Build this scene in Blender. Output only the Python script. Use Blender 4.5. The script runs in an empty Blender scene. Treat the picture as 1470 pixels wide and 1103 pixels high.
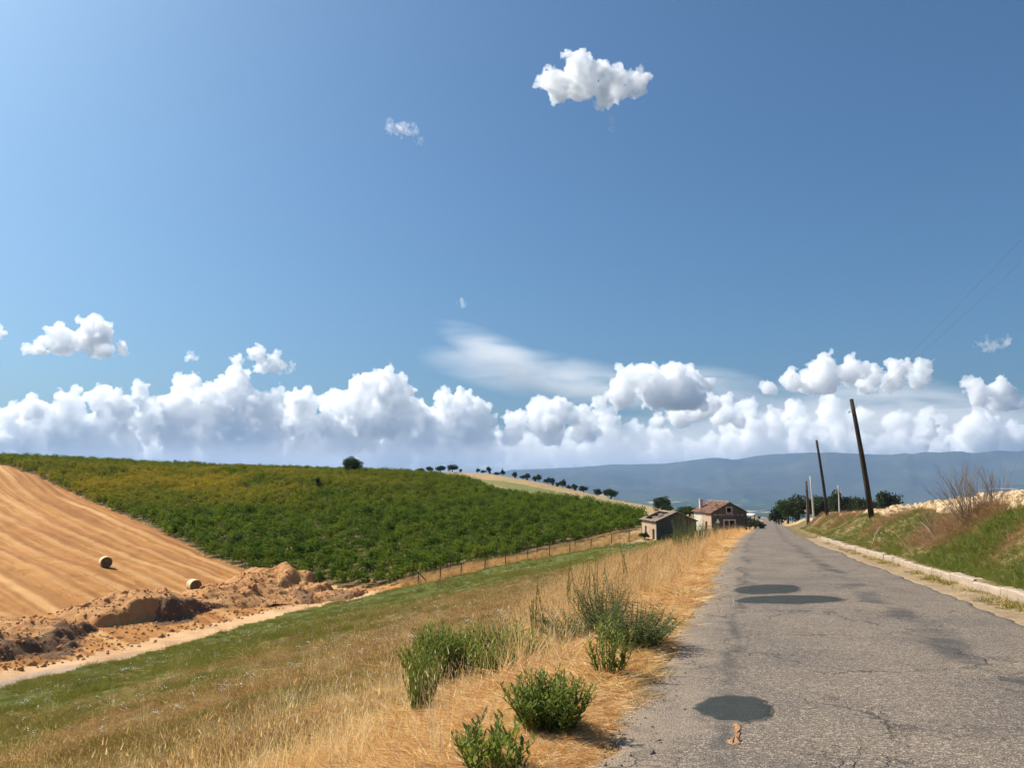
import bpy, bmesh, math, random
import numpy as np
from mathutils import Vector, Matrix
from mathutils.geometry import tessellate_polygon

sc = bpy.context.scene
COL = sc.collection
rad = math.radians

# ------------------------------------------------------------------ camera
F, HORIZON, EYE = 1100.0, 690.0, 1.6            # focal length and eye level in photograph pixels, eye height in metres
PITCH = math.atan((HORIZON - 551.5) / F)
cam = bpy.data.cameras.new('camera')
cam_ob = bpy.data.objects.new('camera', cam)
COL.objects.link(cam_ob)
cam.sensor_width = 36.0
cam.lens = 36.0 * F / 1470.0
cam.clip_start, cam.clip_end = 0.05, 150000.0
cam_ob.location = (0, 0, EYE)
cam_ob.rotation_euler = (math.pi / 2 + PITCH, 0, 0)
sc.camera = cam_ob

# ------------------------------------------------------------------ sky and sun
SUN_AZ, SUN_EL = rad(-66), rad(47)               # azimuth clockwise from the camera's heading
world = bpy.data.worlds.new('World')
sc.world = world
world.use_nodes = True
wn = world.node_tree
sky = wn.nodes.new('ShaderNodeTexSky')
sky.sky_type = 'NISHITA'
sky.sun_disc = False
sky.sun_elevation, sky.sun_rotation = SUN_EL, SUN_AZ
sky.air_density, sky.dust_density, sky.ozone_density = 1.0, 3.0, 9.0
tint = wn.nodes.new('ShaderNodeMix')                # the photograph's sky leans to a clear cyan blue
tint.data_type, tint.blend_type = 'RGBA', 'MULTIPLY'
tint.inputs[0].default_value = 1.0
tint.inputs[7].default_value = (0.82, 1.06, 1.06, 1)
wn.links.new(sky.outputs[0], tint.inputs[6])
wn.links.new(tint.outputs[2], wn.nodes['Background'].inputs[0])
wn.nodes['Background'].inputs[1].default_value = 0.072
sun_dir = Vector((math.sin(SUN_AZ) * math.cos(SUN_EL), math.cos(SUN_AZ) * math.cos(SUN_EL), math.sin(SUN_EL)))
sun = bpy.data.lights.new('sun', 'SUN')
sun.energy, sun.angle, sun.color = 5.0, rad(0.53), (1.0, 0.935, 0.83)
sun_ob = bpy.data.objects.new('sun', sun)
COL.objects.link(sun_ob)
sun_ob.rotation_euler = sun_dir.to_track_quat('Z', 'Y').to_euler()
sc.view_settings.view_transform = 'Standard'
sc.view_settings.look = 'None'
sc.view_settings.exposure = 0.6
sc.view_settings.gamma = 1.0
sc.cycles.max_bounces = 48
sc.cycles.diffuse_bounces = 3
sc.cycles.glossy_bounces = 2
sc.cycles.transmission_bounces = 3
sc.cycles.transparent_max_bounces = 12
sc.cycles.volume_bounces = 40
sc.cycles.use_denoising = True
sc.cycles.use_adaptive_sampling = True
sc.cycles.adaptive_threshold = 0.02

# ------------------------------------------------------------------ small maths
def ray(px, py):
    cx, cy = (px - 735.0) / F, (551.5 - py) / F
    c, s = math.cos(PITCH), math.sin(PITCH)
    return Vector((cx, c - s * cy, s + c * cy))

def at(px, py, Y):
    d = ray(px, py)
    return Vector((0, 0, EYE)) + d * (Y / d.y)

def _hash(ix, iy, seed):
    n = (ix.astype(np.int64) * 374761393 + iy.astype(np.int64) * 668265263 + seed * 982451653) & 0xFFFFFFFF
    n = ((n ^ (n >> 13)) * 1274126177) & 0xFFFFFFFF
    n = n ^ (n >> 16)
    return (n & 0xFFFF) / 65535.0

def vnoise(x, y, seed=0):
    x, y = np.asarray(x, float), np.asarray(y, float)
    ix, iy = np.floor(x), np.floor(y)
    fx, fy = x - ix, y - iy
    fx, fy = fx * fx * (3 - 2 * fx), fy * fy * (3 - 2 * fy)
    a, b = _hash(ix, iy, seed), _hash(ix + 1, iy, seed)
    c, d = _hash(ix, iy + 1, seed), _hash(ix + 1, iy + 1, seed)
    return (a * (1 - fx) + b * fx) * (1 - fy) + (c * (1 - fx) + d * fx) * fy - 0.5

def fbm(x, y, octv=4, seed=0):
    s, a = 0.0, 1.0
    for k in range(octv):
        s = s + a * vnoise(np.asarray(x) * 2 ** k, np.asarray(y) * 2 ** k, seed + k * 17)
        a *= 0.5
    return s

def sstep(a, b, x):
    t = np.clip((np.asarray(x, float) - a) / (b - a), 0, 1)
    return t * t * (3 - 2 * t)

# ------------------------------------------------------------------ the lie of the land
SLOPE = 0.048
def road_bend(Y):
    Y = np.asarray(Y, float)
    b = np.where(Y > 45, 0.027 * (np.sqrt((Y - 45) ** 2 + 400) - 20), 0.0)
    return b - np.where(Y > 222, ((Y - 222) / 11.0) ** 2, 0.0)

def road_line(Y):
    return 0.308 * np.asarray(Y, float) + road_bend(Y)

def road_z(Y):
    Y = np.asarray(Y, float)
    return -SLOPE * Y + np.where(Y > 185, 0.00042 * (np.clip(Y, 185, 262) - 185) ** 2, 0.0)

ROAD_L, ROAD_R, KERB_T = -1.18, 4.1, 5.0

LEFT_PTS = [  # photograph pixel and how many metres ahead it lies
    (0, 985, 45), (120, 958, 51), (250, 930, 58), (400, 888, 70), (530, 855, 84),
    (0, 1103, 22), (0, 1040, 32), (150, 1103, 15), (200, 1000, 33), (250, 955, 48),
    (400, 1103, 9), (400, 1000, 18), (400, 940, 35), (400, 910, 52), (520, 880, 60),
    (600, 1103, 5.8), (600, 950, 19), (600, 885, 43), (600, 843, 82),
    (750, 950, 12.2), (750, 862, 39), (750, 815, 87), (850, 900, 14.5), (850, 832, 39), (850, 790, 95),
    (910, 772, 108), (945, 776, 104), (990, 768, 108), (1040, 765, 108),
    (0, 955, 50), (0, 850, 72), (0, 760, 112), (0, 672, 172), (150, 815, 87), (278, 851, 80),
    (120, 745, 125), (240, 770, 115), (370, 824, 95), (450, 842, 90), (300, 800, 103), (100, 704, 155),
    (300, 679, 190), (150, 674, 185), (450, 684, 185), (560, 687, 185), (640, 690, 185),
    (600, 765, 118), (500, 770, 115), (700, 755, 122), (700, 800, 100), (600, 820, 94), (800, 795, 102), (800, 755, 125),
    (720, 712, 182), (800, 722, 172), (880, 735, 150), (900, 752, 128),
    (660, 679, 330), (720, 684, 330), (760, 691, 330), (820, 703, 320), (880, 717, 300), (925, 726, 290),
    (600, 680, 320), (700, 697, 245), (800, 716, 230), (860, 724, 220), (950, 731, 235), (985, 742, 170),
    (1010, 748, 170), (1050, 752, 165),
]
LEFT_RAW = [  # world metres
    (-190, 260, 4.0), (-120, 260, 3.0), (-60, 260, 1.5), (-25, 255, 1.2), (-260, 180, 6.0), (-150, 100, -5), (-200, 120, 0), (-90, 45, -10),
    (-60, 20, -9.5), (-40, 0, -8.0), (-12, 0, -3.4), (-25, 8, -5.5), (-20, -30, -5), (-80, -30, -12),
    (-110, 330, -6), (-200, 350, -6), (0, 420, -8), (50, 400, -16), (90, 380, -22), (-60, 420, -10), (-150, 470, -24), (0, 520, -30), (90, 500, -40),
    (70, 265, -11.3),
]
RIGHT_PTS = [
    (1470, 736, 22), (1470, 709, 46), (1400, 728, 40), (1300, 741, 45), (1300, 733, 75), (1250, 745, 50), (1250, 738, 85),
    (1200, 742, 78), (1190, 741, 95), (1200, 741, 150), (1270, 744, 170), (1150, 748, 170), (1130, 749, 190), (1400, 722, 70),
]
RIGHT_RAW = [
    (60, 30, 2.4), (30, 8, 1.6), (40, -20, 2), (90, 60, 1.5), (55, 60, 0.9), (75, 110, -2.5), (110, 140, -6), (60, 130, -4.2),
    (90, 200, -9.6), (130, 220, -14), (110, 300, -22), (90, 260, -12.5), (180, 120, -6), (200, 260, -25), (160, 400, -45), (60, 330, -19),
]

class Plate:
    """thin plate spline through scattered spot heights"""
    def __init__(self, pts, lam=6.0):
        self.p = np.array([[q[0], q[1]] for q in pts], float) / 100.0
        z = np.array([q[2] for q in pts], float)
        n = len(z)
        K = self.k(self.p, self.p) + np.eye(n) * lam * 1e-4
        P = np.c_[np.ones(n), self.p]
        A = np.zeros((n + 3, n + 3)); A[:n, :n] = K; A[:n, n:] = P; A[n:, :n] = P.T
        self.w = np.linalg.solve(A, np.r_[z, 0, 0, 0])
    @staticmethod
    def k(a, b):
        r2 = ((a[:, None, :] - b[None, :, :]) ** 2).sum(-1)
        return 0.5 * r2 * np.log(r2 + 1e-9)
    def __call__(self, x, y):
        x, y = np.asarray(x, float), np.asarray(y, float)
        sh = x.shape
        q = np.c_[x.ravel(), y.ravel()] / 100.0
        out = np.empty(len(q))
        for i in range(0, len(q), 40000):
            c = q[i:i + 40000]
            out[i:i + 40000] = self.k(c, self.p) @ self.w[:-3] + np.c_[np.ones(len(c)), c] @ self.w[-3:]
        return out.reshape(sh)

def _pts(l):
    out = []
    for px, py, Y in l:
        v = at(px, py, Y)
        out.append((v.x, v.y, v.z))
    return out
road_side_l = [(float(road_line(Y)) - 3.0, Y, float(road_z(Y)) - 0.45) for Y in (0, 6, 12, 20, 30, 45, 60, 80, 100, 130, 165, 200, 235)]
PL = Plate(_pts(LEFT_PTS) + LEFT_RAW + road_side_l)
road_side_r = [(float(road_line(Y)) + 8.2, Y, float(road_z(Y)) + h) for Y, h in ((0, 1.8), (8, 1.8), (30, 1.65), (110, 1.0), (140, 0.4), (200, 0.2))]
PR = Plate(_pts(RIGHT_PTS) + RIGHT_RAW + road_side_r)

def height(x, y, fine=True):
    x, y = np.asarray(x, float), np.asarray(y, float)
    tt = x - road_line(np.minimum(y, 262))
    rz = road_z(y)
    rz = np.where(y < 290, rz, rz - 0.1 * (y - 290))
    bump = fbm(x / 1.7, y / 1.7, 4, 5) * 0.20 + fbm(x / 9.0, y / 9.0, 2, 9) * 0.35 if fine else 0.0
    left = PL(x, y) + bump * sstep(-1.4, -4.0, tt)
    wl = sstep(ROAD_L + 0.15, -3.4, tt)
    zl = rz * (1 - wl) + left * wl + 0.05 * sstep(ROAD_L + .1, ROAD_L - 0.35, tt) * (1 - wl)
    right = PR(x, y) + bump * 1.1
    wr = sstep(KERB_T + 0.2, 8.0, tt)
    zr = (rz + 0.20 * sstep(KERB_T + 0.02, KERB_T + 0.12, tt)) * (1 - wr) + right * wr
    z = np.where(tt < 1.5, zl, zr)
    under = sstep(ROAD_L - 0.02, ROAD_L + 0.25, tt) * sstep(ROAD_R + 0.05, ROAD_R - 0.25, tt)
    return z - 0.07 * under * (y < 262)

def gz(x, y):
    return float(height(np.array([x]), np.array([y]))[0])

def spot(px, py, Y):
    """a point of the ground, Y metres ahead in the direction of a photograph pixel"""
    v = at(px, py, Y)
    return Vector((v.x, v.y, gz(v.x, v.y)))

def hit(px, py, y0=3.0, y1=420.0):
    """where the line of sight through a photograph pixel meets the ground"""
    d = ray(px, py); d = d / d.y
    Y = np.exp(np.linspace(math.log(y0), math.log(y1), 900))
    g = height(d.x * Y, Y, fine=False)
    below = np.nonzero(EYE + d.z * Y < g)[0]
    Yh = Y[below[0]] if len(below) else y1
    return Vector((d.x * Yh, Yh, gz(d.x * Yh, Yh)))

# ------------------------------------------------------------------ object helpers
def link(o):
    COL.objects.link(o)
    return o

def tag(o, label=None, cat=None, group=None, kind=None):
    if label: o['label'] = label
    if cat: o['category'] = cat
    if group: o['group'] = group
    if kind: o['kind'] = kind
    return o

def empty(name, loc, rz=0.0):
    o = link(bpy.data.objects.new(name, None))
    o.empty_display_size = 0.3
    o.location = loc
    o.rotation_euler = (0, 0, rz)
    return o

def mesh_of(name, V, Fc, mats=None, smooth=False, mi=None):
    me = bpy.data.meshes.new(name)
    V = np.asarray(V, np.float32)
    Fc = np.asarray(Fc, np.int32)
    if Fc.ndim == 2:
        n, k = Fc.shape
        me.vertices.add(len(V)); me.vertices.foreach_set('co', V.ravel())
        me.loops.add(n * k); me.loops.foreach_set('vertex_index', Fc.ravel())
        me.polygons.add(n); me.polygons.foreach_set('loop_start', np.arange(0, n * k, k, dtype=np.int32))
        me.polygons.foreach_set('use_smooth', np.full(n, smooth))
        me.update(calc_edges=True)
    for m in (mats or []):
        me.materials.append(m)
    if mi is not None:
        me.polygons.foreach_set('material_index', np.asarray(mi, np.int32))
    me.validate()
    return me

class MB:
    """collects faces for ONE mesh object"""
    def __init__(self): self.v, self.f = [], []
    def add(self, V, Fc):
        o = len(self.v)
        self.v += [tuple(q) for q in V]
        self.f += [tuple(i + o for i in q) for q in Fc]
        return self
    def box(self, a, b):
        x0, y0, z0 = a; x1, y1, z1 = b
        return self.add([(x0, y0, z0), (x1, y0, z0), (x1, y1, z0), (x0, y1, z0), (x0, y0, z1), (x1, y0, z1), (x1, y1, z1), (x0, y1, z1)],
                        [(3, 2, 1, 0), (4, 5, 6, 7), (0, 1, 5, 4), (1, 2, 6, 5), (2, 3, 7, 6), (3, 0, 4, 7)])
    def tube(self, pts, r, n=6, cap=True):
        pts = [Vector(p) for p in pts]
        if not isinstance(r, (list, tuple)): r = [r] * len(pts)
        V, Fc = [], []
        for i, p in enumerate(pts):
            d = (pts[min(i + 1, len(pts) - 1)] - pts[max(i - 1, 0)]).normalized()
            u = d.cross(Vector((0, 0, 1)) if abs(d.z) < 0.9 else Vector((1, 0, 0))).normalized()
            w = d.cross(u)
            for k in range(n):
                a = 2 * math.pi * k / n
                V.append(p + (u * math.cos(a) + w * math.sin(a)) * r[i])
        for i in range(len(pts) - 1):
            for k in range(n):
                a, b = i * n + k, i * n + (k + 1) % n
                Fc.append((a, b, b + n, a + n))
        if cap:
            Fc.append(tuple(range(n - 1, -1, -1)))
            Fc.append(tuple((len(pts) - 1) * n + k for k in range(n)))
        return self.add(V, Fc)
    def prism(self, loops, frame, t):
        """a flat outline with holes, given thickness t; frame maps (u, v, w) to a point"""
        tri = tessellate_polygon([[Vector((u, v, 0)) for u, v in lp] for lp in loops])
        flat = [q for lp in loops for q in lp]
        n = len(flat)
        V = [frame(u, v, 0) for u, v in flat] + [frame(u, v, t) for u, v in flat]
        Fc = [tuple(q) for q in tri] + [tuple(i + n for i in reversed(q)) for q in tri]
        o = 0
        for lp in loops:
            k = len(lp)
            for i in range(k):
                a, b = o + i, o + (i + 1) % k
                Fc.append((a, b, b + n, a + n))
            o += k
        return self.add(V, Fc)
    def mesh(self, name, mat, smooth=False):
        me = bpy.data.meshes.new(name)
        me.from_pydata(self.v, [], self.f)
        if mat: me.materials.append(mat)
        if smooth: me.polygons.foreach_set('use_smooth', [True] * len(me.polygons))
        me.update()
        return me
    def build(self, name, mat, parent=None, smooth=False):
        bm = bmesh.new()
        me = self.mesh(name, mat, smooth)
        bm.from_mesh(me); bmesh.ops.recalc_face_normals(bm, faces=bm.faces); bm.to_mesh(me); bm.free()
        if smooth: me.polygons.foreach_set('use_smooth', [True] * len(me.polygons))
        o = link(bpy.data.objects.new(name, me))
        if parent: o.parent = parent
        return o

def copy_tree(o, parent=None):
    c = link(o.copy())
    c.parent = parent
    for ch in o.children:
        copy_tree(ch, c)
    return c

# ------------------------------------------------------------------ materials
class N:
    """short hand for node materials"""
    def __init__(self, name):
        self.m = bpy.data.materials.new(name)
        self.m.use_nodes = True
        self.t = self.m.node_tree
        self.t.nodes.clear()
        self.out = self.t.nodes.new('ShaderNodeOutputMaterial')
        self._pos = None
    def n(self, typ, **kw):
        nd = self.t.nodes.new(typ)
        for k, v in kw.items(): setattr(nd, k, v)
        return nd
    def put(self, sock, v):
        if isinstance(v, bpy.types.NodeSocket): self.t.links.new(v, sock)
        elif v is not None: sock.default_value = v
    def pos(self):
        if self._pos is None: self._pos = self.n('ShaderNodeNewGeometry').outputs['Position']
        return self._pos
    def noise(self, scale, detail=4, rough=0.55, vec=None, dist=0.0):
        nd = self.n('ShaderNodeTexNoise')
        self.put(nd.inputs['Vector'], vec if vec is not None else self.pos())
        nd.inputs['Scale'].default_value = scale; nd.inputs['Detail'].default_value = detail
        nd.inputs['Roughness'].default_value = rough; nd.inputs['Distortion'].default_value = dist
        return nd.outputs['Fac']
    def voro(self, scale, feature='F1', vec=None, out='Distance', rnd=1.0):
        nd = self.n('ShaderNodeTexVoronoi', feature=feature)
        self.put(nd.inputs['Vector'], vec if vec is not None else self.pos())
        nd.inputs['Scale'].default_value = scale; nd.inputs['Randomness'].default_value = rnd
        return nd.outputs[out]
    def ramp(self, fac, stops, interp='LINEAR'):
        nd = self.n('ShaderNodeValToRGB')
        nd.color_ramp.interpolation = interp
        e = nd.color_ramp.elements
        while len(e) < len(stops): e.new(0.5)
        for q, (p, c) in zip(e, stops):
            q.position = p
            q.color = (c, c, c, 1) if isinstance(c, (int, float)) else (*c, 1)
        self.put(nd.inputs[0], fac)
        return nd.outputs[0]
    def mix(self, fac, a, b, mode='MIX'):
        nd = self.n('ShaderNodeMix', data_type='RGBA', blend_type=mode)
        self.put(nd.inputs[0], fac)
        for s, v in ((nd.inputs[6], a), (nd.inputs[7], b)):
            self.put(s, (*v, 1) if isinstance(v, tuple) and len(v) == 3 else v)
        return nd.outputs[2]
    def math(self, op, a, b=None, c=None):
        nd = self.n('ShaderNodeMath', operation=op)
        self.put(nd.inputs[0], a); self.put(nd.inputs[1], b); self.put(nd.inputs[2], c)
        return nd.outputs[0]
    def attr(self, name, out='Fac'):
        return self.n('ShaderNodeAttribute', attribute_name=name).outputs[out]
    def rnd(self):
        return self.n('ShaderNodeObjectInfo').outputs['Random']
    def mapping(self, vec, scale=(1, 1, 1), rot=(0, 0, 0)):
        nd = self.n('ShaderNodeMapping')
        self.put(nd.inputs['Vector'], vec)
        nd.inputs['Scale'].default_value = scale; nd.inputs['Rotation'].default_value = rot
        return nd.outputs[0]
    def bump(self, h, strength=0.5, dist=0.02, normal=None):
        nd = self.n('ShaderNodeBump')
        nd.inputs['Strength'].default_value = strength; nd.inputs['Distance'].default_value = dist
        self.put(nd.inputs['Height'], h)
        if normal is not None: self.put(nd.inputs['Normal'], normal)
        return nd.outputs[0]
    def done(self, col, rough=0.9, spec=0.2, normal=None, transl=None, metal=0.0):
        p = self.n('ShaderNodeBsdfPrincipled')
        self.put(p.inputs['Base Color'], (*col, 1) if isinstance(col, tuple) else col)
        self.put(p.inputs['Roughness'], rough)
        p.inputs['Specular IOR Level'].default_value = spec
        p.inputs['Metallic'].default_value = metal
        if normal is not None: self.put(p.inputs['Normal'], normal)
        s = p.outputs[0]
        if transl:
            tr = self.n('ShaderNodeBsdfTranslucent')
            self.put(tr.inputs[0], self.mix(1.0, col if not isinstance(col, tuple) else (*col, 1), (1.0, 1.0, 0.55, 1), 'MULTIPLY'))
            mx = self.n('ShaderNodeMixShader')
            mx.inputs[0].default_value = transl
            self.put(mx.inputs[1], s); self.put(mx.inputs[2], tr.outputs[0])
            s = mx.outputs[0]
        self.put(self.out.inputs['Surface'], s)
        return self.m

def leaf_mat(name, a, b, c=None, transl=0.35, rough=0.6, patch=None, patch_scale=0.05):
    k = N(name)
    col = k.mix(k.rnd(), a, b)
    if c: col = k.mix(k.math('MULTIPLY', k.noise(7.0, 2), 0.9), col, c)
    if patch: col = k.mix(k.ramp(k.noise(patch_scale, 3), [(0.45, 0.0), (0.62, 1.0)]), col, patch)
    return k.done(col, rough, 0.1, transl=transl)

def m_slope():
    k = N('slope_soil')
    s = k.attr('straw')                                   # how straw-covered the ground is
    g = k.attr('green')
    n1, n2 = k.noise(0.9, 6, 0.65), k.noise(14, 4, 0.7)
    meadow = k.ramp(n1, [(0.3, (0.13, 0.085, 0.032)), (0.5, (0.20, 0.13, 0.05)), (0.7, (0.12, 0.115, 0.036))])
    straw = k.ramp(k.mix(0.6, k.noise(1.6, 5), n2), [(0.32, (0.40, 0.20, 0.075)), (0.5, (0.60, 0.345, 0.14)), (0.68, (0.72, 0.47, 0.22))])
    green = k.ramp(n1, [(0.3, (0.07, 0.095, 0.02)), (0.7, (0.14, 0.145, 0.035))])
    col = k.mix(s, k.mix(g, meadow, green), straw)
    return k.done(col, 0.95, 0.1, k.bump(k.noise(22, 6, 0.75), 0.9, 0.08))

def m_soil(name, a, b, c, sc1=0.5, bump=0.5):
    k = N(name)
    n1, n2 = k.noise(sc1, 6, 0.65), k.noise(9, 5, 0.7)
    col = k.ramp(k.mix(0.4, n1, n2), [(0.33, a), (0.5, b), (0.66, c)])
    return k.done(col, 0.95, 0.1, k.bump(n2, bump, 0.08))

def m_stubble():
    k = N('stubble_soil')
    u = k.attr('across')                                  # metres across the mowing lanes
    cv = k.n('ShaderNodeCombineXYZ')
    k.put(cv.inputs[0], k.math('MULTIPLY', k.attr('along'), 0.07)); k.put(cv.inputs[1], u)
    cv = cv.outputs[0]
    wob = k.noise(0.06, 3, 0.5, cv)
    def line(freq, wobble, lo, hi):
        q = k.math('SINE', k.math('ADD', k.math('MULTIPLY', u, freq), k.math('MULTIPLY', wob, wobble)))
        return k.ramp(k.math('MULTIPLY_ADD', q, 0.5, 0.5), [(lo, 0.0), (hi, 1.0)])
    n = k.noise(0.55, 6, 0.7, cv); big = k.noise(0.06, 3, 0.5, cv); med = k.noise(0.22, 4, 0.6, cv)
    v = k.math('ADD', k.math('MULTIPLY', n, 0.7), k.math('MULTIPLY', big, 0.45))
    col = k.ramp(v, [(0.38, (0.23, 0.088, 0.026)), (0.55, (0.36, 0.158, 0.047)), (0.70, (0.46, 0.225, 0.073)), (0.85, (0.55, 0.30, 0.115))])
    pale = k.math('MULTIPLY', k.math('MAXIMUM', line(1.5, 5.0, 0.72, 0.96), k.math('MULTIPLY', line(4.3, 9.0, 0.66, 0.98), 0.55)), k.ramp(med, [(0.36, 0.05), (0.60, 0.74)]))
    col = k.mix(pale, col, (0.60, 0.355, 0.15))
    dark = k.math('MULTIPLY', line(1.5, 8.0, 0.72, 0.98), k.ramp(med, [(0.42, 0.6), (0.6, 0.0)]))
    col = k.mix(dark, col, (0.24, 0.10, 0.034))
    return k.done(col, 0.95, 0.1, k.bump(k.noise(3.0, 5, 0.75), 0.8, 0.15))

def m_track():
    k = N('track_dirt')
    n = k.noise(0.35, 6, 0.6)
    col = k.ramp(k.mix(0.35, n, k.noise(5, 4)), [(0.35, (0.36, 0.20, 0.095)), (0.5, (0.50, 0.30, 0.15)), (0.65, (0.58, 0.38, 0.21))])
    grey = k.ramp(k.noise(0.09, 2), [(0.5, 0.0), (0.6, 1.0)])
    col = k.mix(k.math('MULTIPLY', k.attr('grey'), 0.85), col, (0.27, 0.22, 0.19))
    return k.done(col, 0.95, 0.1, k.bump(k.noise(4, 5, 0.7), 0.6, 0.08))

def m_asphalt():
    k = N('asphalt')
    t, y = k.attr('lateral'), k.attr('along')
    vec = k.pos()
    chips = k.voro(62, vec=vec, out='Color')
    chipd = k.voro(62, vec=vec)
    fine = k.noise(150, 2, 0.6)
    grey = k.ramp(k.n('ShaderNodeSeparateColor').outputs[0], [(0, 0.0), (1, 1.0)])
    sep = [x for x in k.t.nodes if x.type == 'SEPARATE_COLOR'][0]
    k.put(sep.inputs[0], chips)
    base = k.ramp(sep.outputs[0], [(0.0, (0.105, 0.083, 0.063)), (0.45, (0.185, 0.146, 0.111)), (0.8, (0.26, 0.206, 0.157)), (1.0, (0.44, 0.355, 0.275))])
    col = k.mix(k.ramp(fine, [(0.35, 0.55), (0.6, 0.0)]), base, (0.05, 0.043, 0.038))
    big = k.noise(0.55, 5, 0.6)
    col = k.mix(0.8, col, k.mix(k.ramp(big, [(0.35, 0.0), (0.65, 1.0)]), (0.80, 0.80, 0.82), (1.18, 1.14, 1.08)), 'MULTIPLY')
    # paler, dustier asphalt far away along the road, sandy left margin, dark worn lane on the right
    dust = k.math('MULTIPLY', k.ramp(k.math('ADD', k.math('MULTIPLY', t, -0.5), k.math('MULTIPLY', k.noise(1.7, 5, 0.65), 0.9)), [(0.62, 0.0), (0.95, 1.0)]), 0.7)
    col = k.mix(dust, col, k.mix(k.noise(30, 3), (0.20, 0.15, 0.11), (0.36, 0.27, 0.185)))
    dustr = k.math('MULTIPLY', k.ramp(k.math('ADD', k.math('MULTIPLY', t, 0.25), k.math('MULTIPLY', k.noise(1.1, 5, 0.65), 0.55)), [(1.12, 0.0), (1.32, 1.0)]), 0.85)
    col = k.mix(dustr, col, k.mix(k.noise(30, 3), (0.32, 0.24, 0.165), (0.50, 0.39, 0.26)))
    worn = k.math('ABSOLUTE', k.math('SUBTRACT', k.math('ADD', t, k.math('MULTIPLY', k.noise(0.5, 4), 1.3)), 3.05))
    wornm = k.math('MULTIPLY', k.ramp(worn, [(0.12, 1.0), (0.34, 0.0)]), k.ramp(k.noise(0.8, 4, 0.7), [(0.42, 0.0), (0.55, 0.75)]))
    col = k.mix(wornm, col, (0.062, 0.056, 0.052))
    lat2 = k.math('ABSOLUTE', k.math('SUBTRACT', k.math('ADD', t, k.math('MULTIPLY', k.noise(0.6, 4), 1.1)), 0.25))
    seam = k.math('MULTIPLY', k.ramp(lat2, [(0.02, 1.0), (0.13, 0.0)]), k.ramp(k.noise(1.3, 4, 0.7), [(0.40, 0.0), (0.56, 0.7)]))
    col = k.mix(seam, col, (0.055, 0.05, 0.046))
    wv = k.n('ShaderNodeVectorMath', operation='ADD')
    k.put(wv.inputs[0], vec)
    sc3 = k.n('ShaderNodeVectorMath', operation='SCALE')
    nz = k.n('ShaderNodeTexNoise'); k.put(nz.inputs['Vector'], vec); nz.inputs['Scale'].default_value = 2.2; nz.inputs['Detail'].default_value = 5
    k.put(sc3.inputs[0], nz.outputs['Color']); sc3.inputs['Scale'].default_value = 0.9
    k.put(wv.inputs[1], sc3.outputs[0])
    edge = k.voro(0.62, 'DISTANCE_TO_EDGE', wv.outputs[0])
    crk = k.math('MULTIPLY', k.ramp(edge, [(0.0, 1.0), (0.02, 0.0)]), k.ramp(k.noise(0.33, 3), [(0.42, 0.0), (0.56, 0.8)]))
    edge2 = k.voro(3.2, 'DISTANCE_TO_EDGE', wv.outputs[0])
    crk2 = k.math('MULTIPLY', k.ramp(edge2, [(0.0, 1.0), (0.05, 0.0)]), k.ramp(k.noise(0.6, 4), [(0.55, 0.0), (0.63, 0.6)]))
    crk = k.math('MAXIMUM', crk, crk2)
    col = k.mix(crk, col, (0.028, 0.025, 0.022))
    h = k.math('SUBTRACT', k.math('ADD', k.math('MULTIPLY', chipd, 0.6), k.math('MULTIPLY', big, 0.8)), k.math('MULTIPLY', crk, 1.2))
    return k.done(col, 0.85, 0.25, k.bump(h, 0.75, 0.02))

def m_patch():
    k = N('fresh_asphalt')
    v = k.voro(110, out='Color')
    sep = k.n('ShaderNodeSeparateColor'); k.put(sep.inputs[0], v)
    col = k.ramp(k.mix(0.5, sep.outputs[0], k.noise(4, 4)), [(0.2, (0.028, 0.032, 0.030)), (0.6, (0.044, 0.048, 0.045)), (0.9, (0.075, 0.074, 0.066))])
    rim = k.ramp(k.math('ADD', k.attr('rim'), k.math('MULTIPLY', k.math('SUBTRACT', k.noise(9, 5, 0.7), 0.5), 1.5)), [(0.62, 0.0), (0.9, 0.75)])
    col = k.mix(rim, col, (0.17, 0.138, 0.108))
    return k.done(col, 0.95, 0.08, k.bump(k.voro(110), 0.35, 0.008))

def m_concrete(name, a, b, sc1=2.0):
    k = N(name)
    col = k.ramp(k.mix(0.5, k.noise(sc1, 6, 0.7), k.noise(25, 3)), [(0.3, a), (0.7, b)])
    return k.done(col, 0.9, 0.2, k.bump(k.noise(30, 4), 0.4, 0.02))

def m_wood(name, a, b):
    k = N(name)
    v = k.mapping(k.pos(), (9, 9, 0.6))
    col = k.ramp(k.noise(1.0, 5, 0.7, v), [(0.3, a), (0.7, b)])
    return k.done(col, 0.85, 0.2, k.bump(k.noise(3.0, 4, 0.7, v), 0.5, 0.02))

def m_plaster(name, a, b, c):
    k = N(name)
    n = k.mix(0.45, k.noise(0.7, 6, 0.7), k.noise(4, 5, 0.7))
    col = k.ramp(n, [(0.3, a), (0.5, b), (0.62, b), (0.72, c)])
    return k.done(col, 0.95, 0.1, k.bump(k.noise(7, 5, 0.7), 0.5, 0.03))

def m_tiles():
    k = N('roof_tiles')
    col = k.ramp(k.mix(0.5, k.voro(4.5, out='Color'), k.noise(1.2, 5, 0.7)), [(0.25, (0.085, 0.048, 0.034)), (0.5, (0.175, 0.085, 0.055)), (0.75, (0.27, 0.155, 0.10))])
    lich = k.ramp(k.noise(2.2, 5, 0.7), [(0.55, 0.0), (0.66, 0.7)])
    return k.done(k.mix(lich, col, (0.26, 0.22, 0.17)), 0.9, 0.15)

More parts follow.
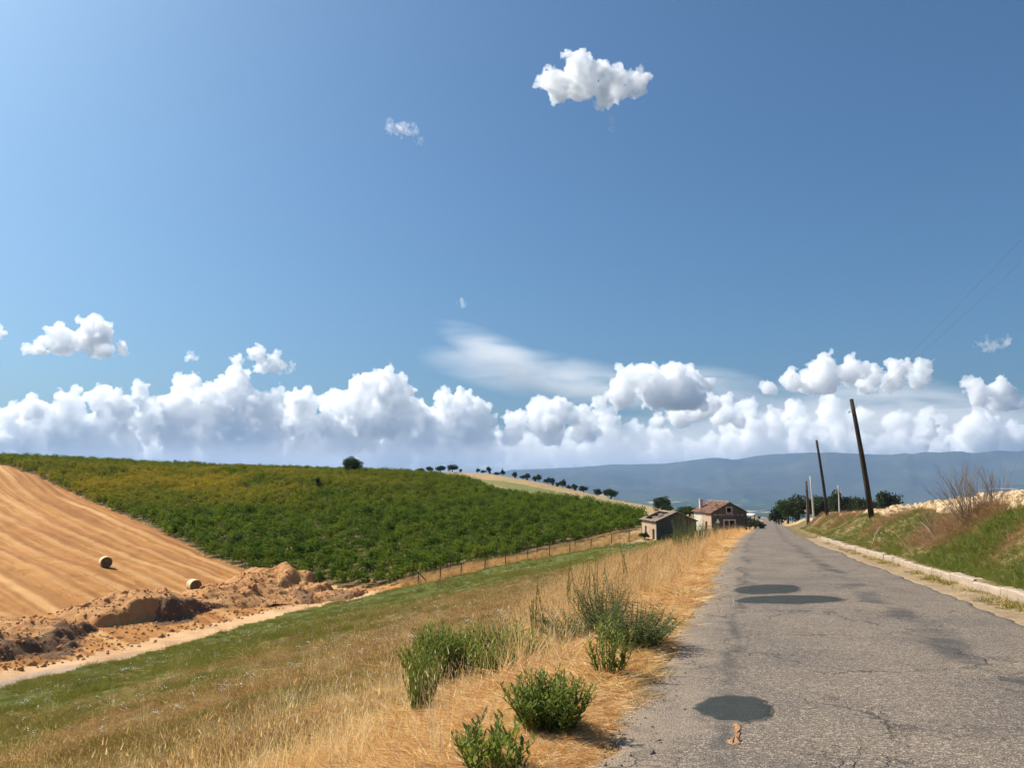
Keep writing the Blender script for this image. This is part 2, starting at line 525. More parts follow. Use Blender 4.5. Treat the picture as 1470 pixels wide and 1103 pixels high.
def m_mountain():
    k = N('mountain_forest')
    n = k.noise(0.0011, 8, 0.62)
    col = k.ramp(n, [(0.35, (0.030, 0.036, 0.024)), (0.55, (0.046, 0.052, 0.032)), (0.7, (0.075, 0.075, 0.046))])
    clear = k.ramp(k.noise(0.0006, 7, 0.7), [(0.63, 0.0), (0.69, 0.5)])
    return k.done(k.mix(clear, col, (0.24, 0.20, 0.11)), 1.0, 0.0)

def m_valley():
    k = N('valley_fields')
    v = k.mapping(k.pos(), (1, 0.55, 1))
    cell = k.voro(0.0045, out='Color', vec=v)
    sep = k.n('ShaderNodeSeparateColor'); k.put(sep.inputs[0], cell)
    col = k.ramp(sep.outputs[0], [(0.0, (0.035, 0.055, 0.022)), (0.45, (0.06, 0.08, 0.03)), (0.66, (0.10, 0.11, 0.045)), (0.80, (0.30, 0.24, 0.12)), (0.95, (0.46, 0.38, 0.24))], 'CONSTANT')
    wood = k.ramp(k.noise(0.0014, 6, 0.65), [(0.45, 0.0), (0.52, 1.0)])
    col = k.mix(wood, (0.030, 0.048, 0.02), col)
    return k.done(col, 1.0, 0.0)

def m_cloud(name, density, wisp=False, scale=0.004, lo=0.42, hi=0.62, fade=False):
    k = N(name)
    p = k.n('ShaderNodeVolumePrincipled')
    p.inputs['Color'].default_value = (1, 1, 1, 1)
    p.inputs['Anisotropy'].default_value = 0.25
    if wisp:
        d = k.ramp(k.noise(scale, 6, 0.62, k.mapping(k.pos(), (0.38, 1, 1.9), (0, rad(14), 0)) if fade else None, 0.6 if fade else 0.0), [(lo, 0.0), (hi, 1.0)])
        if fade:
            g = k.n('ShaderNodeTexCoord').outputs['Object']
            ln = k.n('ShaderNodeVectorMath', operation='LENGTH'); k.put(ln.inputs[0], g)
            d = k.math('MULTIPLY', d, k.ramp(ln.outputs['Value'], [(0.25, 1.0), (1.0, 0.0)]))
        k.put(p.inputs['Density'], k.math('MULTIPLY', d, density))
    else:
        p.inputs['Density'].default_value = density
    k.put(k.out.inputs['Volume'], p.outputs[0])
    return k.m

MAT = dict(
    slope=m_slope(), stubble=m_stubble(), track=m_track(), asphalt=m_asphalt(), patch=m_patch(),
    vine_soil=m_soil('vineyard_soil', (0.10, 0.07, 0.03), (0.17, 0.11, 0.05), (0.12, 0.11, 0.035)),
    meadow=m_soil('dry_meadow', (0.26, 0.18, 0.085), (0.36, 0.25, 0.12), (0.42, 0.295, 0.15), 0.15),
    meadow_green=m_soil('green_meadow', (0.13, 0.15, 0.04), (0.18, 0.18, 0.055), (0.26, 0.21, 0.075), 0.12),
    bank=m_soil('bank_soil', (0.07, 0.075, 0.025), (0.16, 0.115, 0.05), (0.33, 0.215, 0.105), 0.8),
    plough=m_soil('ploughed_soil', (0.40, 0.27, 0.14), (0.52, 0.37, 0.21), (0.60, 0.45, 0.27), 0.8),
    gutter=m_soil('gutter_sand', (0.17, 0.12, 0.07), (0.29, 0.205, 0.12), (0.40, 0.29, 0.175), 1.4),
    spoil=m_soil('dug_earth', (0.34, 0.155, 0.058), (0.46, 0.235, 0.095), (0.56, 0.32, 0.14), 0.35, 1.0),
    spoil_dark=m_soil('dark_earth', (0.10, 0.058, 0.032), (0.16, 0.092, 0.052), (0.26, 0.15, 0.08), 0.5, 0.9),  # darker earth for patches on the cut sides of the heaps
    concrete=m_concrete('weathered_concrete', (0.27, 0.20, 0.145), (0.47, 0.37, 0.275)),
    pole_concrete=m_concrete('pale_concrete', (0.40, 0.36, 0.30), (0.55, 0.51, 0.44)),
    pole_wood=m_wood('tarred_wood', (0.018, 0.014, 0.011), (0.060, 0.045, 0.034)),
    post_wood=m_wood('grey_wood', (0.05, 0.042, 0.035), (0.13, 0.105, 0.08)),
    bark=m_wood('bark', (0.045, 0.033, 0.022), (0.11, 0.085, 0.06)),
    twig=m_wood('dead_twig', (0.17, 0.115, 0.08), (0.32, 0.235, 0.165)),
    cream=m_plaster('cream_plaster', (0.28, 0.185, 0.12), (0.45, 0.325, 0.225), (0.55, 0.46, 0.355)),
    white_plaster=m_plaster('old_white_plaster', (0.42, 0.34, 0.26), (0.56, 0.50, 0.41), (0.62, 0.57, 0.48)),
    shaded_grey_plaster=m_plaster('shaded_grey_plaster', (0.055, 0.055, 0.047), (0.095, 0.092, 0.078), (0.16, 0.15, 0.125)),  # gable walls: their shade is deepened in the plaster colour
    tiles=m_tiles(),
    old_tiles=m_soil('weathered_tiles', (0.10, 0.075, 0.055), (0.24, 0.18, 0.135), (0.40, 0.31, 0.23), 2.5),
    dark=N('dark_interior').done((0.012, 0.011, 0.010), 0.9, 0.1),
    frame=N('white_frame').done((0.55, 0.52, 0.46), 0.7, 0.3),
    faded=N('faded_lettering').done((0.42, 0.40, 0.36), 0.95, 0.1),
    metal=N('galvanised_metal').done((0.30, 0.31, 0.32), 0.5, 0.5, metal=0.6),
    rust=N('rusty_iron').done((0.06, 0.042, 0.032), 0.8, 0.2),
    sign_white=N('sign_white').done((0.72, 0.72, 0.70), 0.5, 0.4),
    sign_red=N('sign_red').done((0.42, 0.03, 0.025), 0.5, 0.4),
    sign_back=N('sign_back').done((0.06, 0.062, 0.066), 0.6, 0.3),
    awning=N('awning_sheet').done((0.62, 0.63, 0.62), 0.6, 0.3),
    insulator=N('white_porcelain').done((0.7, 0.7, 0.68), 0.3, 0.5),
    mountain=m_mountain(), valley=m_valley(),
    straw=leaf_mat('straw', (0.82, 0.55, 0.29), (0.92, 0.74, 0.50), (0.70, 0.42, 0.20), 0.35),
    seed=leaf_mat('seedheads', (0.37, 0.195, 0.09), (0.50, 0.285, 0.14), (0.25, 0.15, 0.06), 0.35),
    green=leaf_mat('green_blades', (0.095, 0.125, 0.017), (0.185, 0.195, 0.033), (0.32, 0.25, 0.07), 0.4),
    bank_green=leaf_mat('bank_blades', (0.068, 0.122, 0.018), (0.145, 0.195, 0.034), (0.27, 0.24, 0.07), 0.4),
    vine=leaf_mat('vine_leaves', (0.036, 0.078, 0.010), (0.085, 0.125, 0.018), None, 0.35, 0.5, (0.205, 0.165, 0.022), 0.0205),
    olive=leaf_mat('olive_leaves', (0.030, 0.047, 0.019), (0.052, 0.072, 0.030), None, 0.2),
    shrub=leaf_mat('shrub_leaves', (0.075, 0.135, 0.018), (0.165, 0.225, 0.035), (0.28, 0.30, 0.07), 0.4, 0.7),
    shrub_dark=leaf_mat('dark_weed_leaves', (0.055, 0.085, 0.026), (0.10, 0.135, 0.045), (0.18, 0.19, 0.075), 0.35),
    stem=N('green_stem').done((0.13, 0.15, 0.05), 0.7, 0.2),
    dry_stem=N('dry_stem').done((0.50, 0.36, 0.18), 0.8, 0.2),
    petal=N('white_petal').done((0.75, 0.75, 0.66), 0.7, 0.2),
    brush=leaf_mat('dead_brush', (0.36, 0.21, 0.11), (0.52, 0.32, 0.18), (0.24, 0.135, 0.07), 0.35),
    bale=None,
)

def m_vine():
    k = N('vine_foliage')
    a = k.n('ShaderNodeAttribute', attribute_name='tint', attribute_type='INSTANCER').outputs['Fac']
    col = k.mix(k.rnd(), (0.060, 0.112, 0.012), (0.185, 0.235, 0.028))
    col = k.mix(a, col, k.mix(k.noise(1.5, 2), (0.30, 0.235, 0.026), (0.52, 0.385, 0.05)))
    return k.done(col, 0.7, 0.08, transl=0.35)
MAT['vine'] = m_vine()

def m_bale():
    k = N('baled_straw')
    v = k.n('ShaderNodeTexCoord').outputs['Object']
    n = k.noise(6, 5, 0.75, k.mapping(v, (1, 9, 9)))
    col = k.ramp(n, [(0.3, (0.50, 0.37, 0.20)), (0.6, (0.72, 0.58, 0.36)), (0.75, (0.80, 0.68, 0.46))])
    return k.done(col, 0.9, 0.1, k.bump(n, 0.7, 0.04))
MAT['bale'] = m_bale()

# ------------------------------------------------------------------ outlines of the fields (world metres, found on the ground)
def poly_hit(pix):
    return [hit(*p)[:2] if len(p) == 2 else at(*p)[:2] for p in pix]

TRACK = [np.array(q) for q in poly_hit([(-160, 1015), (0, 979), (120, 954), (250, 920), (380, 886), (470, 865), (535, 851)])]
FENCE_PIX = [(601, 841), (632, 835), (662, 827), (696, 819), (726, 814), (758, 807), (789, 801), (818, 795), (848, 789), (878, 783), (903, 778)]
FENCE = [hit(*p) for p in FENCE_PIX]
STUB_EDGE = poly_hit([(458, 843), (370, 824), (300, 800), (240, 770), (180, 742), (100, 706), (40, 679), (0, 668, 178)]) + [(-175, 215)]
VINE_POLY = STUB_EDGE + [(-150, 262), (-60, 262), (-20, 255)] + poly_hit([(640, 688, 196), (720, 706, 186), (800, 720, 174), (870, 733, 155), (925, 744, 140), (930, 752, 128)]) \
    + poly_hit([(905, 766), (850, 776), (790, 788), (726, 802), (662, 815), (610, 828), (560, 840)])

def dist_path(x, y, path):
    d = np.full(np.shape(x), 1e9)
    for a, b in zip(path[:-1], path[1:]):
        ax, ay, bx, by = a[0], a[1], b[0], b[1]
        l2 = (bx - ax) ** 2 + (by - ay) ** 2
        t = np.clip(((x - ax) * (bx - ax) + (y - ay) * (by - ay)) / l2, 0, 1)
        d = np.minimum(d, np.hypot(x - ax - t * (bx - ax), y - ay - t * (by - ay)))
    return d

def side_path(x, y, path):
    """signed distance, positive to the left of the path"""
    d, s = np.full(np.shape(x), 1e9), np.zeros(np.shape(x))
    for a, b in zip(path[:-1], path[1:]):
        ax, ay, bx, by = a[0], a[1], b[0], b[1]
        l2 = (bx - ax) ** 2 + (by - ay) ** 2
        t = np.clip(((x - ax) * (bx - ax) + (y - ay) * (by - ay)) / l2, 0, 1)
        q = np.hypot(x - ax - t * (bx - ax), y - ay - t * (by - ay))
        cr = (bx - ax) * (y - ay) - (by - ay) * (x - ax)
        s = np.where(q < d, np.sign(cr), s)
        d = np.minimum(d, q)
    return d * s

def inside(x, y, poly):
    c = np.zeros(np.shape(x), bool)
    n = len(poly)
    for i in range(n):
        x1, y1 = poly[i]; x2, y2 = poly[(i + 1) % n]
        if y1 == y2: continue
        hitx = (x2 - x1) * (y - y1) / (y2 - y1) + x1
        c ^= ((y1 > y) != (y2 > y)) & (x < hitx)
    return c

BOUND = [tuple(p) for p in TRACK] + [tuple(f[:2]) for f in FENCE[1:]]     # slope on one side, fields on the other
BOUND_X = [(BOUND[0][0] - 120, BOUND[0][1] - 25)] + BOUND

GREEN_POLY = poly_hit([(655, 686), (720, 692), (800, 706), (860, 717), (900, 725), (868, 728), (800, 715), (735, 702), (660, 690)])
REG = ['road_bed', 'grass_slope', 'dirt_track', 'stubble_field', 'vineyard_soil', 'dry_meadow', 'roadside_bank', 'ploughed_field', 'gutter', 'green_meadow']
def region(x, y):
    x, y = np.asarray(x, float), np.asarray(y, float)
    tt = x - road_line(np.minimum(y, 262))
    wob = vnoise(x / 2.3, y / 2.3, 3) * 0.9
    r = np.full(x.shape, 5)
    s = side_path(x, y, BOUND_X)
    r = np.where((s > 0) & (x < 10) & (y < 262), 3, r)
    r = np.where((r == 3) & (x > -26) & (y > 96), 5, r)
    r = np.where(inside(x, y, VINE_POLY), 4, r)
    r = np.where((r == 5) & inside(x, y, GREEN_POLY), 9, r)
    r = np.where((s <= 0) & (y < 104), 1, r)
    r = np.where((tt > -14) & (tt < 2) & (y < 150), 1, r)
    r = np.where(dist_path(x, y, TRACK) < 1.7 + wob, 2, r)
    r = np.where(tt > 2, 6, r)
    r = np.where(tt > 8.6 + wob, 7, r)
    r = np.where((tt > ROAD_R - 0.4) & (tt < KERB_T + 0.02) & (y < 62), 8, r)
    r = np.where((tt > ROAD_L + .3) & (tt < ROAD_R - .3) & (y < 262), 0, r)
    r = np.where((y > 150) & (r == 6), 5, r)
    return r

# polar sheet: one surface, cut along the field edges into the pieces of the setting
az = np.radians(np.linspace(-80, 85, 960))
rr = np.concatenate([np.exp(np.linspace(math.log(0.9), math.log(330), 470)), np.linspace(335, 640, 30)])
A, R = np.meshgrid(az, rr)
GX, GY = R * np.sin(A), R * np.cos(A)
GZ = height(GX, GY)
GZ = GZ - sstep(380, 640, R) * 60
nr, na = GX.shape
idx = np.arange(nr * na).reshape(nr, na)
quads = np.stack([idx[:-1, :-1], idx[:-1, 1:], idx[1:, 1:], idx[1:, :-1]], -1).reshape(-1, 4)[:, ::-1]
V = np.stack([GX, GY, GZ], -1).reshape(-1, 3)
cx, cy = V[quads].mean(1)[:, 0], V[quads].mean(1)[:, 1]
reg = region(cx, cy)
TT = (V[:, 0] - road_line(np.minimum(V[:, 1], 262)))

def straw_amount(x, y):
    tt = x - road_line(np.minimum(y, 262))
    w = 5.2 + fbm(x / 3.0, y / 3.0, 3, 31) * 5.0 + np.clip(y - 20, 0, 60) * 0.03
    return sstep(-w - 2.2, -w + 1.4, tt)
def green_amount(x, y):
    d = dist_path(x, y, BOUND)
    w = 15 + fbm(x / 6.0, y / 6.0, 3, 77) * 6.0 + np.clip(x + 25, 0, 30) * 0.35
    return 1 - sstep(w * 0.55, w * 1.25, d)

LABELS = {
    'road_bed': 'road_bed', 'grass_slope': 'slope', 'dirt_track': 'track', 'stubble_field': 'stubble', 'vineyard_soil': 'vine_soil',
    'dry_meadow': 'meadow', 'roadside_bank': 'bank', 'ploughed_field': 'plough', 'gutter': 'gutter', 'green_meadow': 'meadow_green'}
MAT['road_bed'] = MAT['gutter']
edge_d = np.array([STUB_EDGE[-2][0] - STUB_EDGE[0][0], STUB_EDGE[-2][1] - STUB_EDGE[0][1]]); edge_d /= np.linalg.norm(edge_d)
for k, name in enumerate(REG):
    q = quads[reg == k]
    if not len(q): continue
    used = np.unique(q)
    remap = np.zeros(len(V), np.int64); remap[used] = np.arange(len(used))
    me = mesh_of(name, V[used], remap[q], [MAT[LABELS[name]]], smooth=True)
    px_, py_ = V[used][:, 0], V[used][:, 1]
    def att(nm, val):
        a = me.attributes.new(nm, 'FLOAT', 'POINT'); a.data.foreach_set('value', np.asarray(val, np.float32))
    if name == 'grass_slope':
        att('straw', straw_amount(px_, py_)); att('green', green_amount(px_, py_))
    if name == 'stubble_field':
        att('along', (px_ - STUB_EDGE[0][0]) * edge_d[0] + (py_ - STUB_EDGE[0][1]) * edge_d[1])
        att('across', (px_ - STUB_EDGE[0][0]) * -edge_d[1] + (py_ - STUB_EDGE[0][1]) * edge_d[0] + 0.0009 * (py_ - 90) ** 2)
    if name == 'dirt_track':
        att('grey', sstep(-38, -55, px_ * 1.0 - 0.0 * py_) if False else sstep(-24, -30, px_) * sstep(0.2, -0.6, side_path(px_, py_, TRACK)))
    o = link(bpy.data.objects.new(name, me))
    tag(o, kind='structure')

# a green band on the far meadow
# ------------------------------------------------------------------ road surface
Ys = np.concatenate([np.arange(-4, 40, 0.12), np.arange(40, 262, 0.6)])
lat = np.linspace(0, 1, 49)
LL, YY = np.meshgrid(lat, Ys)
ragL = ROAD_L + fbm(YY / 0.8, YY * 0, 4, 41) * 0.34 + vnoise(YY / 5.0, YY * 0, 42) * 0.3
ragR = ROAD_R + fbm(YY / 0.5, YY * 0 + 3, 4, 43) * 0.16 + vnoise(YY / 6.0, YY * 0, 44) * 0.25
T_ = ragL * (1 - LL) + ragR * LL
XX = road_line(YY) + T_
crown = 0.02 * (1 - ((T_ - 1.5) / 2.6) ** 2)
ruts = fbm(T_ / 0.9, YY / 6.0, 3, 55) * 0.03
ZZ = road_z(YY) + crown + ruts + 0.012
ZZ[:, 0] -= 0.12; ZZ[:, -1] -= 0.12
n0, n1 = XX.shape
ii = np.arange(n0 * n1).reshape(n0, n1)
q = np.stack([ii[:-1, :-1], ii[:-1, 1:], ii[1:, 1:], ii[1:, :-1]], -1).reshape(-1, 4)
me = mesh_of('road', np.stack([XX, YY, ZZ], -1).reshape(-1, 3), q, [MAT['asphalt']], smooth=True)
for nm, val in (('lateral', T_), ('along', YY)):
    a = me.attributes.new(nm, 'FLOAT', 'POINT'); a.data.foreach_set('value', val.astype(np.float32).ravel())
road = tag(link(bpy.data.objects.new('road', me)), kind='structure')

def road_top(x, y):
    t = x - float(road_line(y))
    return float(road_z(y)) + 0.02 * (1 - ((t - 1.5) / 2.6) ** 2) + float(fbm(np.array([t / 0.9]), np.array([y / 6.0]), 3, 55)[0]) * 0.03 + 0.012

def on_road(px, py):
    d = ray(px, py); d = d / d.y
    Y = EYE / (-(d.z) - SLOPE) if -d.z > SLOPE else 200
    return d.x * Y, Y

def road_patch(name, pix, mat, rise=0.006, seed=0, rough=0.03, label=None):
    P = [on_road(*p) for p in pix]
    out = []
    R_ = random.Random(seed)
    n = len(P)
    for i in range(n):
        p0, p1, p2, p3 = P[i - 1], P[i], P[(i + 1) % n], P[(i + 2) % n]
        for s in range(6):
            t = s / 6
            c = [0.5 * (2 * p1[k] + (p2[k] - p0[k]) * t + (2 * p0[k] - 5 * p1[k] + 4 * p2[k] - p3[k]) * t * t + (3 * p1[k] - p0[k] - 3 * p2[k] + p3[k]) * t ** 3) for k in (0, 1)]
            out.append((c[0] + R_.gauss(0, rough), c[1] + R_.gauss(0, rough)))
    gx, gy = sum(p[0] for p in out) / len(out), sum(p[1] for p in out) / len(out)
    sz_ = max(abs(p[0] - gx) for p in out)
    wv = [1 + 0.16 * float(fbm(np.array([p[0] / sz_ * 3.5]), np.array([p[1] / sz_ * 3.5 + seed]), 4, 60 + seed)[0]) for p in out]
    out = [(gx + (p[0] - gx) * w_, gy + (p[1] - gy) * w_) for p, w_ in zip(out, wv)]
    mx, my = sum(p[0] for p in out) / len(out), sum(p[1] for p in out) / len(out)
    rings = [1.0, 0.96, 0.75, 0.5, 0.25]
    V_, F_ = [], []
    m = len(out)
    for j, f in enumerate(rings):
        for p in out:
            x, y = mx + (p[0] - mx) * f, my + (p[1] - my) * f
            V_.append((x, y, road_top(x, y) + (rise if j else -0.01)))
    V_.append((mx, my, road_top(mx, my) + rise))
    for j in range(len(rings) - 1):
        for i in range(m):
            F_.append((j * m + i, j * m + (i + 1) % m, (j + 1) * m + (i + 1) % m, (j + 1) * m + i))
    o = (len(rings) - 1) * m
    for i in range(m): F_.append((o + i, o + (i + 1) % m, len(V_) - 1))
    ob = MB().add(V_, F_).build(name, mat, road, True)
    a_ = ob.data.attributes.new('rim', 'FLOAT', 'POINT'); a_.data.foreach_set('value', np.array([1.0] * (2 * m) + [0.12] * m + [0.0] * (len(V_) - 3 * m), np.float32))
    if label: ob['label'] = label
    return ob
road_patch('asphalt_patch', [(992, 1022), (1012, 1009), (1036, 1004), (1088, 1006), (1100, 1014), (1116, 1024), (1102, 1040), (1080, 1046), (1058, 1045), (1030, 1042), (1006, 1034)], MAT['patch'], seed=1, rough=0.003, label='dark oval patch of fresh asphalt nearest the camera')
road_patch('asphalt_patch', [(1049, 849), (1060, 844), (1100, 842), (1140, 843), (1152, 848), (1146, 853), (1110, 856), (1062, 856)], MAT['patch'], rise=0.008, seed=2, rough=0.008, label='farther of the two long dark asphalt patches')
road_patch('asphalt_patch', [(1050, 865), (1075, 859), (1120, 857), (1180, 857), (1219, 862), (1206, 867), (1160, 870), (1100, 870), (1060, 869)], MAT['patch'], rise=0.008, seed=3, rough=0.008, label='nearer of the two long dark asphalt patches')
MAT['clay'] = m_soil('clay_stain', (0.24, 0.12, 0.06), (0.34, 0.19, 0.10), (0.40, 0.25, 0.14), 8.0)
road_patch('clay_spill', [(1053, 1049), (1062, 1048), (1063, 1062), (1061, 1076), (1050, 1078), (1046, 1072), (1053, 1066)], MAT['clay'], seed=4, rough=0.008, label='small orange clay patch in the asphalt')

# ------------------------------------------------------------------ kerb: weathered concrete blocks
kb = MB()
for Y0 in np.arange(2, 58, 2.0):
    xa, xb = float(road_line(Y0)) + KERB_T + .02, float(road_line(Y0 + 2)) + KERB_T + .02
    za, zb = float(road_z(Y0)) - 0.25, float(road_z(Y0 + 2)) - 0.25
    kb.add([(xa, Y0, za), (xa + .24, Y0, za), (xb + .24, Y0 + 2, zb), (xb, Y0 + 2, zb), (xa, Y0, za + .28), (xa + .24, Y0, za + .28), (xb + .24, Y0 + 2, zb + .28), (xb, Y0 + 2, zb + .28)],
           [(3, 2, 1, 0), (4, 5, 6, 7), (0, 1, 5, 4), (1, 2, 6, 5), (2, 3, 7, 6), (3, 0, 4, 7)])
kerb = tag(kb.build('kerb', MAT['concrete']), kind='structure')
R_ = random.Random(7)
for Y0 in np.arange(2, 58, 2.0):
    m = MB(); rows = []
    nseg = 9
    dz = R_.uniform(-0.02, 0.025); dx = R_.uniform(-0.02, 0.02)
    for j in range(nseg):
        y = Y0 + 0.012 + (1.976) * j / (nseg - 1)
        x = float(road_line(y)) + KERB_T + dx
        z = float(road_z(y)) + dz
        h = 0.20 + R_.uniform(-0.022, 0.012)
        c = R_.uniform(0.015, 0.045)
        rows.append([(x, y, z - .2), (x + R_.uniform(-.01, .012), y, z + h - c), (x + c, y, z + h), (x + .27, y, z + h + R_.uniform(-.015, .01)), (x + .30, y, z - .2)])
    V_ = [p for r_ in rows for p in r_]
    F_ = []
    for j in range(nseg - 1):
        for k in range(4):
            F_.append((j * 5 + k, j * 5 + k + 1, (j + 1) * 5 + k + 1, (j + 1) * 5 + k))
    F_.append((0, 1, 2, 3, 4)); F_.append(tuple((nseg - 1) * 5 + k for k in (4, 3, 2, 1, 0)))
    m.add(V_, F_).build('kerb_block', MAT['concrete'], kerb)

# ------------------------------------------------------------------ valley and mountains
def valley_z(x, y):
    r = np.hypot(x, y)
    z = -60 - 190 * sstep(600, 3000, r) + fbm(x / 900, y / 900, 5, 101) * 120 * sstep(900, 2600, r)
    return z
RIDGE = [(-400, 700), (500, 700), (640, 690), (700, 681), (735, 676), (800, 673), (850, 671), (880, 668), (960, 665), (1010, 664), (1060, 660), (1110, 653), (1160, 651), (1250, 652), (1330, 653), (1390, 655), (1430, 649), (1470, 649), (1560, 655), (1700, 660), (2600, 680)]
RA = np.array([math.atan2(ray(p, q).x, ray(p, q).y) for p, q in RIDGE])
RE = np.array([ray(p, q).z / math.hypot(ray(p, q).x, ray(p, q).y) for p, q in RIDGE])
az2 = np.radians(np.linspace(-70, 80, 900))
r2 = np.concatenate([np.exp(np.linspace(math.log(420), math.log(8000), 150)), np.linspace(8060, 14500, 150)])
A, R = np.meshgrid(az2, r2)
X2, Y2 = R * np.sin(A), R * np.cos(A)
top = np.interp(A, RA, RE) * 13000 + 1.6 + fbm(A * 26, A * 0 + 2.0, 4, 171) * 24
rise = sstep(6800, 13000, R) ** 1.25
ZV = valley_z(X2, Y2)
rav = fbm(X2 / 1900, Y2 / 1900, 6, 140)
spur = np.abs(vnoise(A * 16, R / 5200, 151)) * 2
ZM = ZV * (1 - rise) + (top + rav * 60 * (1 - sstep(11500, 13000, R))) * rise - (rise * (1 - rise)) * spur * 420
for rc, amp, wd, sd in ((8300, 130, 900, 181), (9900, 160, 900, 182), (11300, 130, 700, 183)):     # foothill ridges in front of the crest
    ZM = ZM + np.exp(-((R - rc - 900 * vnoise(A * 5, A * 0, sd)) / wd) ** 2) * amp * np.clip(.55 + 1.1 * fbm(A * 12, R / 4000, 4, sd), 0, 1.6) * sstep(660, 860, 735 + F * np.tan(A))
ZM = np.where(R > 13000, top - (R - 13000) * 0.12, ZM)
nr, na = X2.shape
ii = np.arange(nr * na).reshape(nr, na)
q = np.stack([ii[:-1, :-1], ii[:-1, 1:], ii[1:, 1:], ii[1:, :-1]], -1).reshape(-1, 4)[:, ::-1]
VV = np.stack([X2, Y2, ZM], -1).reshape(-1, 3)
far = np.hypot(*VV[q].mean(1)[:, :2].T) > 7800
for nm, sel, mt in (('valley', ~far, 'valley'), ('mountains', far, 'mountain')):
    qq = q[sel]; used = np.unique(qq)
    remap = np.zeros(len(VV), np.int64); remap[used] = np.arange(len(used))
    tag(link(bpy.data.objects.new(nm, mesh_of(nm, VV[used], remap[qq], [MAT[mt]], smooth=True))), kind='structure')

# the air: an even blue haze over the whole country
hz = N('haze_air')
pv = hz.n('ShaderNodeVolumePrincipled')
pv.inputs['Color'].default_value = (0.42, 0.63, 1.0, 1)
pv.inputs['Density'].default_value = 0.000055
pv.inputs['Anisotropy'].default_value = 0.1
hz.put(hz.out.inputs['Volume'], pv.outputs[0])
haze = tag(MB().box((-16500, -3000, float(VV[:, 2].min()) - 1.0), (16500, 16500, float(VV[:, 2].max()) + 15.0)).build('haze', hz.m), 'pale blue haze over the far valley and mountains', 'haze', kind='stuff')

# ------------------------------------------------------------------ clouds: bodies of scattering vapour beyond the haze
MAT['cumulus'] = m_cloud('cumulus_vapour', 0.0065)
MAT['far_cumulus'] = m_cloud('far_cumulus_vapour', 0.0045)
MAT['small_cumulus'] = m_cloud('small_cumulus_vapour', 0.0085, True, 0.0036, 0.33, 0.60)
MAT['wisp'] = m_cloud('wisp_vapour', 0.005, True, 0.0045, 0.36, 0.68)
MAT['veil'] = m_cloud('veil_vapour', 0.0010, True, 0.0008, 0.40, 0.70, True)
MAT['mist'] = m_cloud('mist_vapour', 0.00038, True, 0.0003, 0.25, 0.65, True)
_b = bmesh.new(); bmesh.ops.create_icosphere(_b, subdivisions=1, radius=1)
ICO_V = np.array([x.co[:] for x in _b.verts]); ICO_F = np.array([[x.index for x in f.verts] for f in _b.faces]); _b.free()
TEX = {}
def ctex(scale):
    if scale not in TEX:
        t = bpy.data.textures.new('billow', 'CLOUDS')
        t.noise_scale = scale; t.noise_depth = 4; t.noise_basis = 'ORIGINAL_PERLIN'
        TEX[scale] = t
    return TEX[scale]
def vtex(scale):
    if -scale not in TEX:
        t = bpy.data.textures.new('heads', 'VORONOI')
        t.noise_scale = scale; t.distance_metric = 'DISTANCE'; t.noise_intensity = 1.0
        TEX[-scale] = t
    return TEX[-scale]
def cloud(blobs, Y, label, mat='cumulus', vox=1.5, seed=0, base=None, lv=((9, 0.50), (7, 0.46), (5, 0.45)), disp=4.0, grow=0.84):
    """a heap of puffs; blobs are (pixel x, pixel y, pixel radius) seen Y metres ahead"""
    R_ = random.Random(seed)
    px = Y / F
    c0 = at(sum(b[0] for b in blobs) / len(blobs), sum(b[1] for b in blobs) / len(blobs), Y)
    S, full = [], list(blobs)
    if base:
        for x, y, r in blobs:                                # fill down to the flat base
            yy = y + r * 0.9
            while yy < base - r * 0.3:
                full.append((x + R_.uniform(-.4, .4) * r, yy, r * R_.uniform(0.85, 1.1)))
                yy += r * 0.9
    for x, y, r in full:
        c = at(x, y, Y)
        S.append((Vector((c.x, c.y + R_.uniform(-.6, .6) * r * px, c.z)), r * px * grow))
    lev = list(S)
    for k, f in lv:
        nl = []
        for c, r in lev:
            for i in range(k):
                d = Vector((R_.gauss(0, 1), R_.gauss(-.2, 1), R_.gauss(.25, .9))).normalized()
                nl.append((c + d * r * R_.uniform(.70, 1.0), r * f * R_.uniform(.5, 1.15)))
        S += nl; lev = nl
    zb = at(735, base, Y).z if base else -1e9
    C = np.array([c for c, r in S]); RD = np.array([r for c, r in S])
    keep = C[:, 2] > zb - RD * 0.3
    C, RD = C[keep], RD[keep]
    vs = (ICO_V[None] * RD[:, None, None] + C[:, None, :]).reshape(-1, 3)
    fs = (ICO_F[None] + (np.arange(len(C)) * len(ICO_V))[:, None, None]).reshape(-1, 3)
    if base:
        lowm = vs[:, 2] < zb
        vs[lowm, 2] = zb + (vs[lowm, 2] - zb) * 0.12
    vs = vs - np.array(c0)
    o = link(bpy.data.objects.new('cloud', mesh_of('cloud', vs, fs, [MAT[mat]])))
    o.location = c0
    m = o.modifiers.new('merge', 'REMESH'); m.mode = 'VOXEL'; m.voxel_size = vox * px
    for s, a in ((16, -disp * 1.7), (8, -disp * 1.1), (4, -disp * 0.6)):         # rounded cauliflower heads
        m = o.modifiers.new('heads', 'DISPLACE'); m.texture = vtex(round(s * px, 2)); m.texture_coords = 'GLOBAL'; m.strength = a * px; m.mid_level = 0.45
    for s, a in ((9, disp * 0.8), (3, disp * 0.45)):
        m = o.modifiers.new('billow', 'DISPLACE'); m.texture = ctex(round(s * px, 2)); m.texture_coords = 'GLOBAL'; m.strength = a * px; m.mid_level = 0.5
    return tag(o, label, 'cloud', 'clouds in the summer sky')
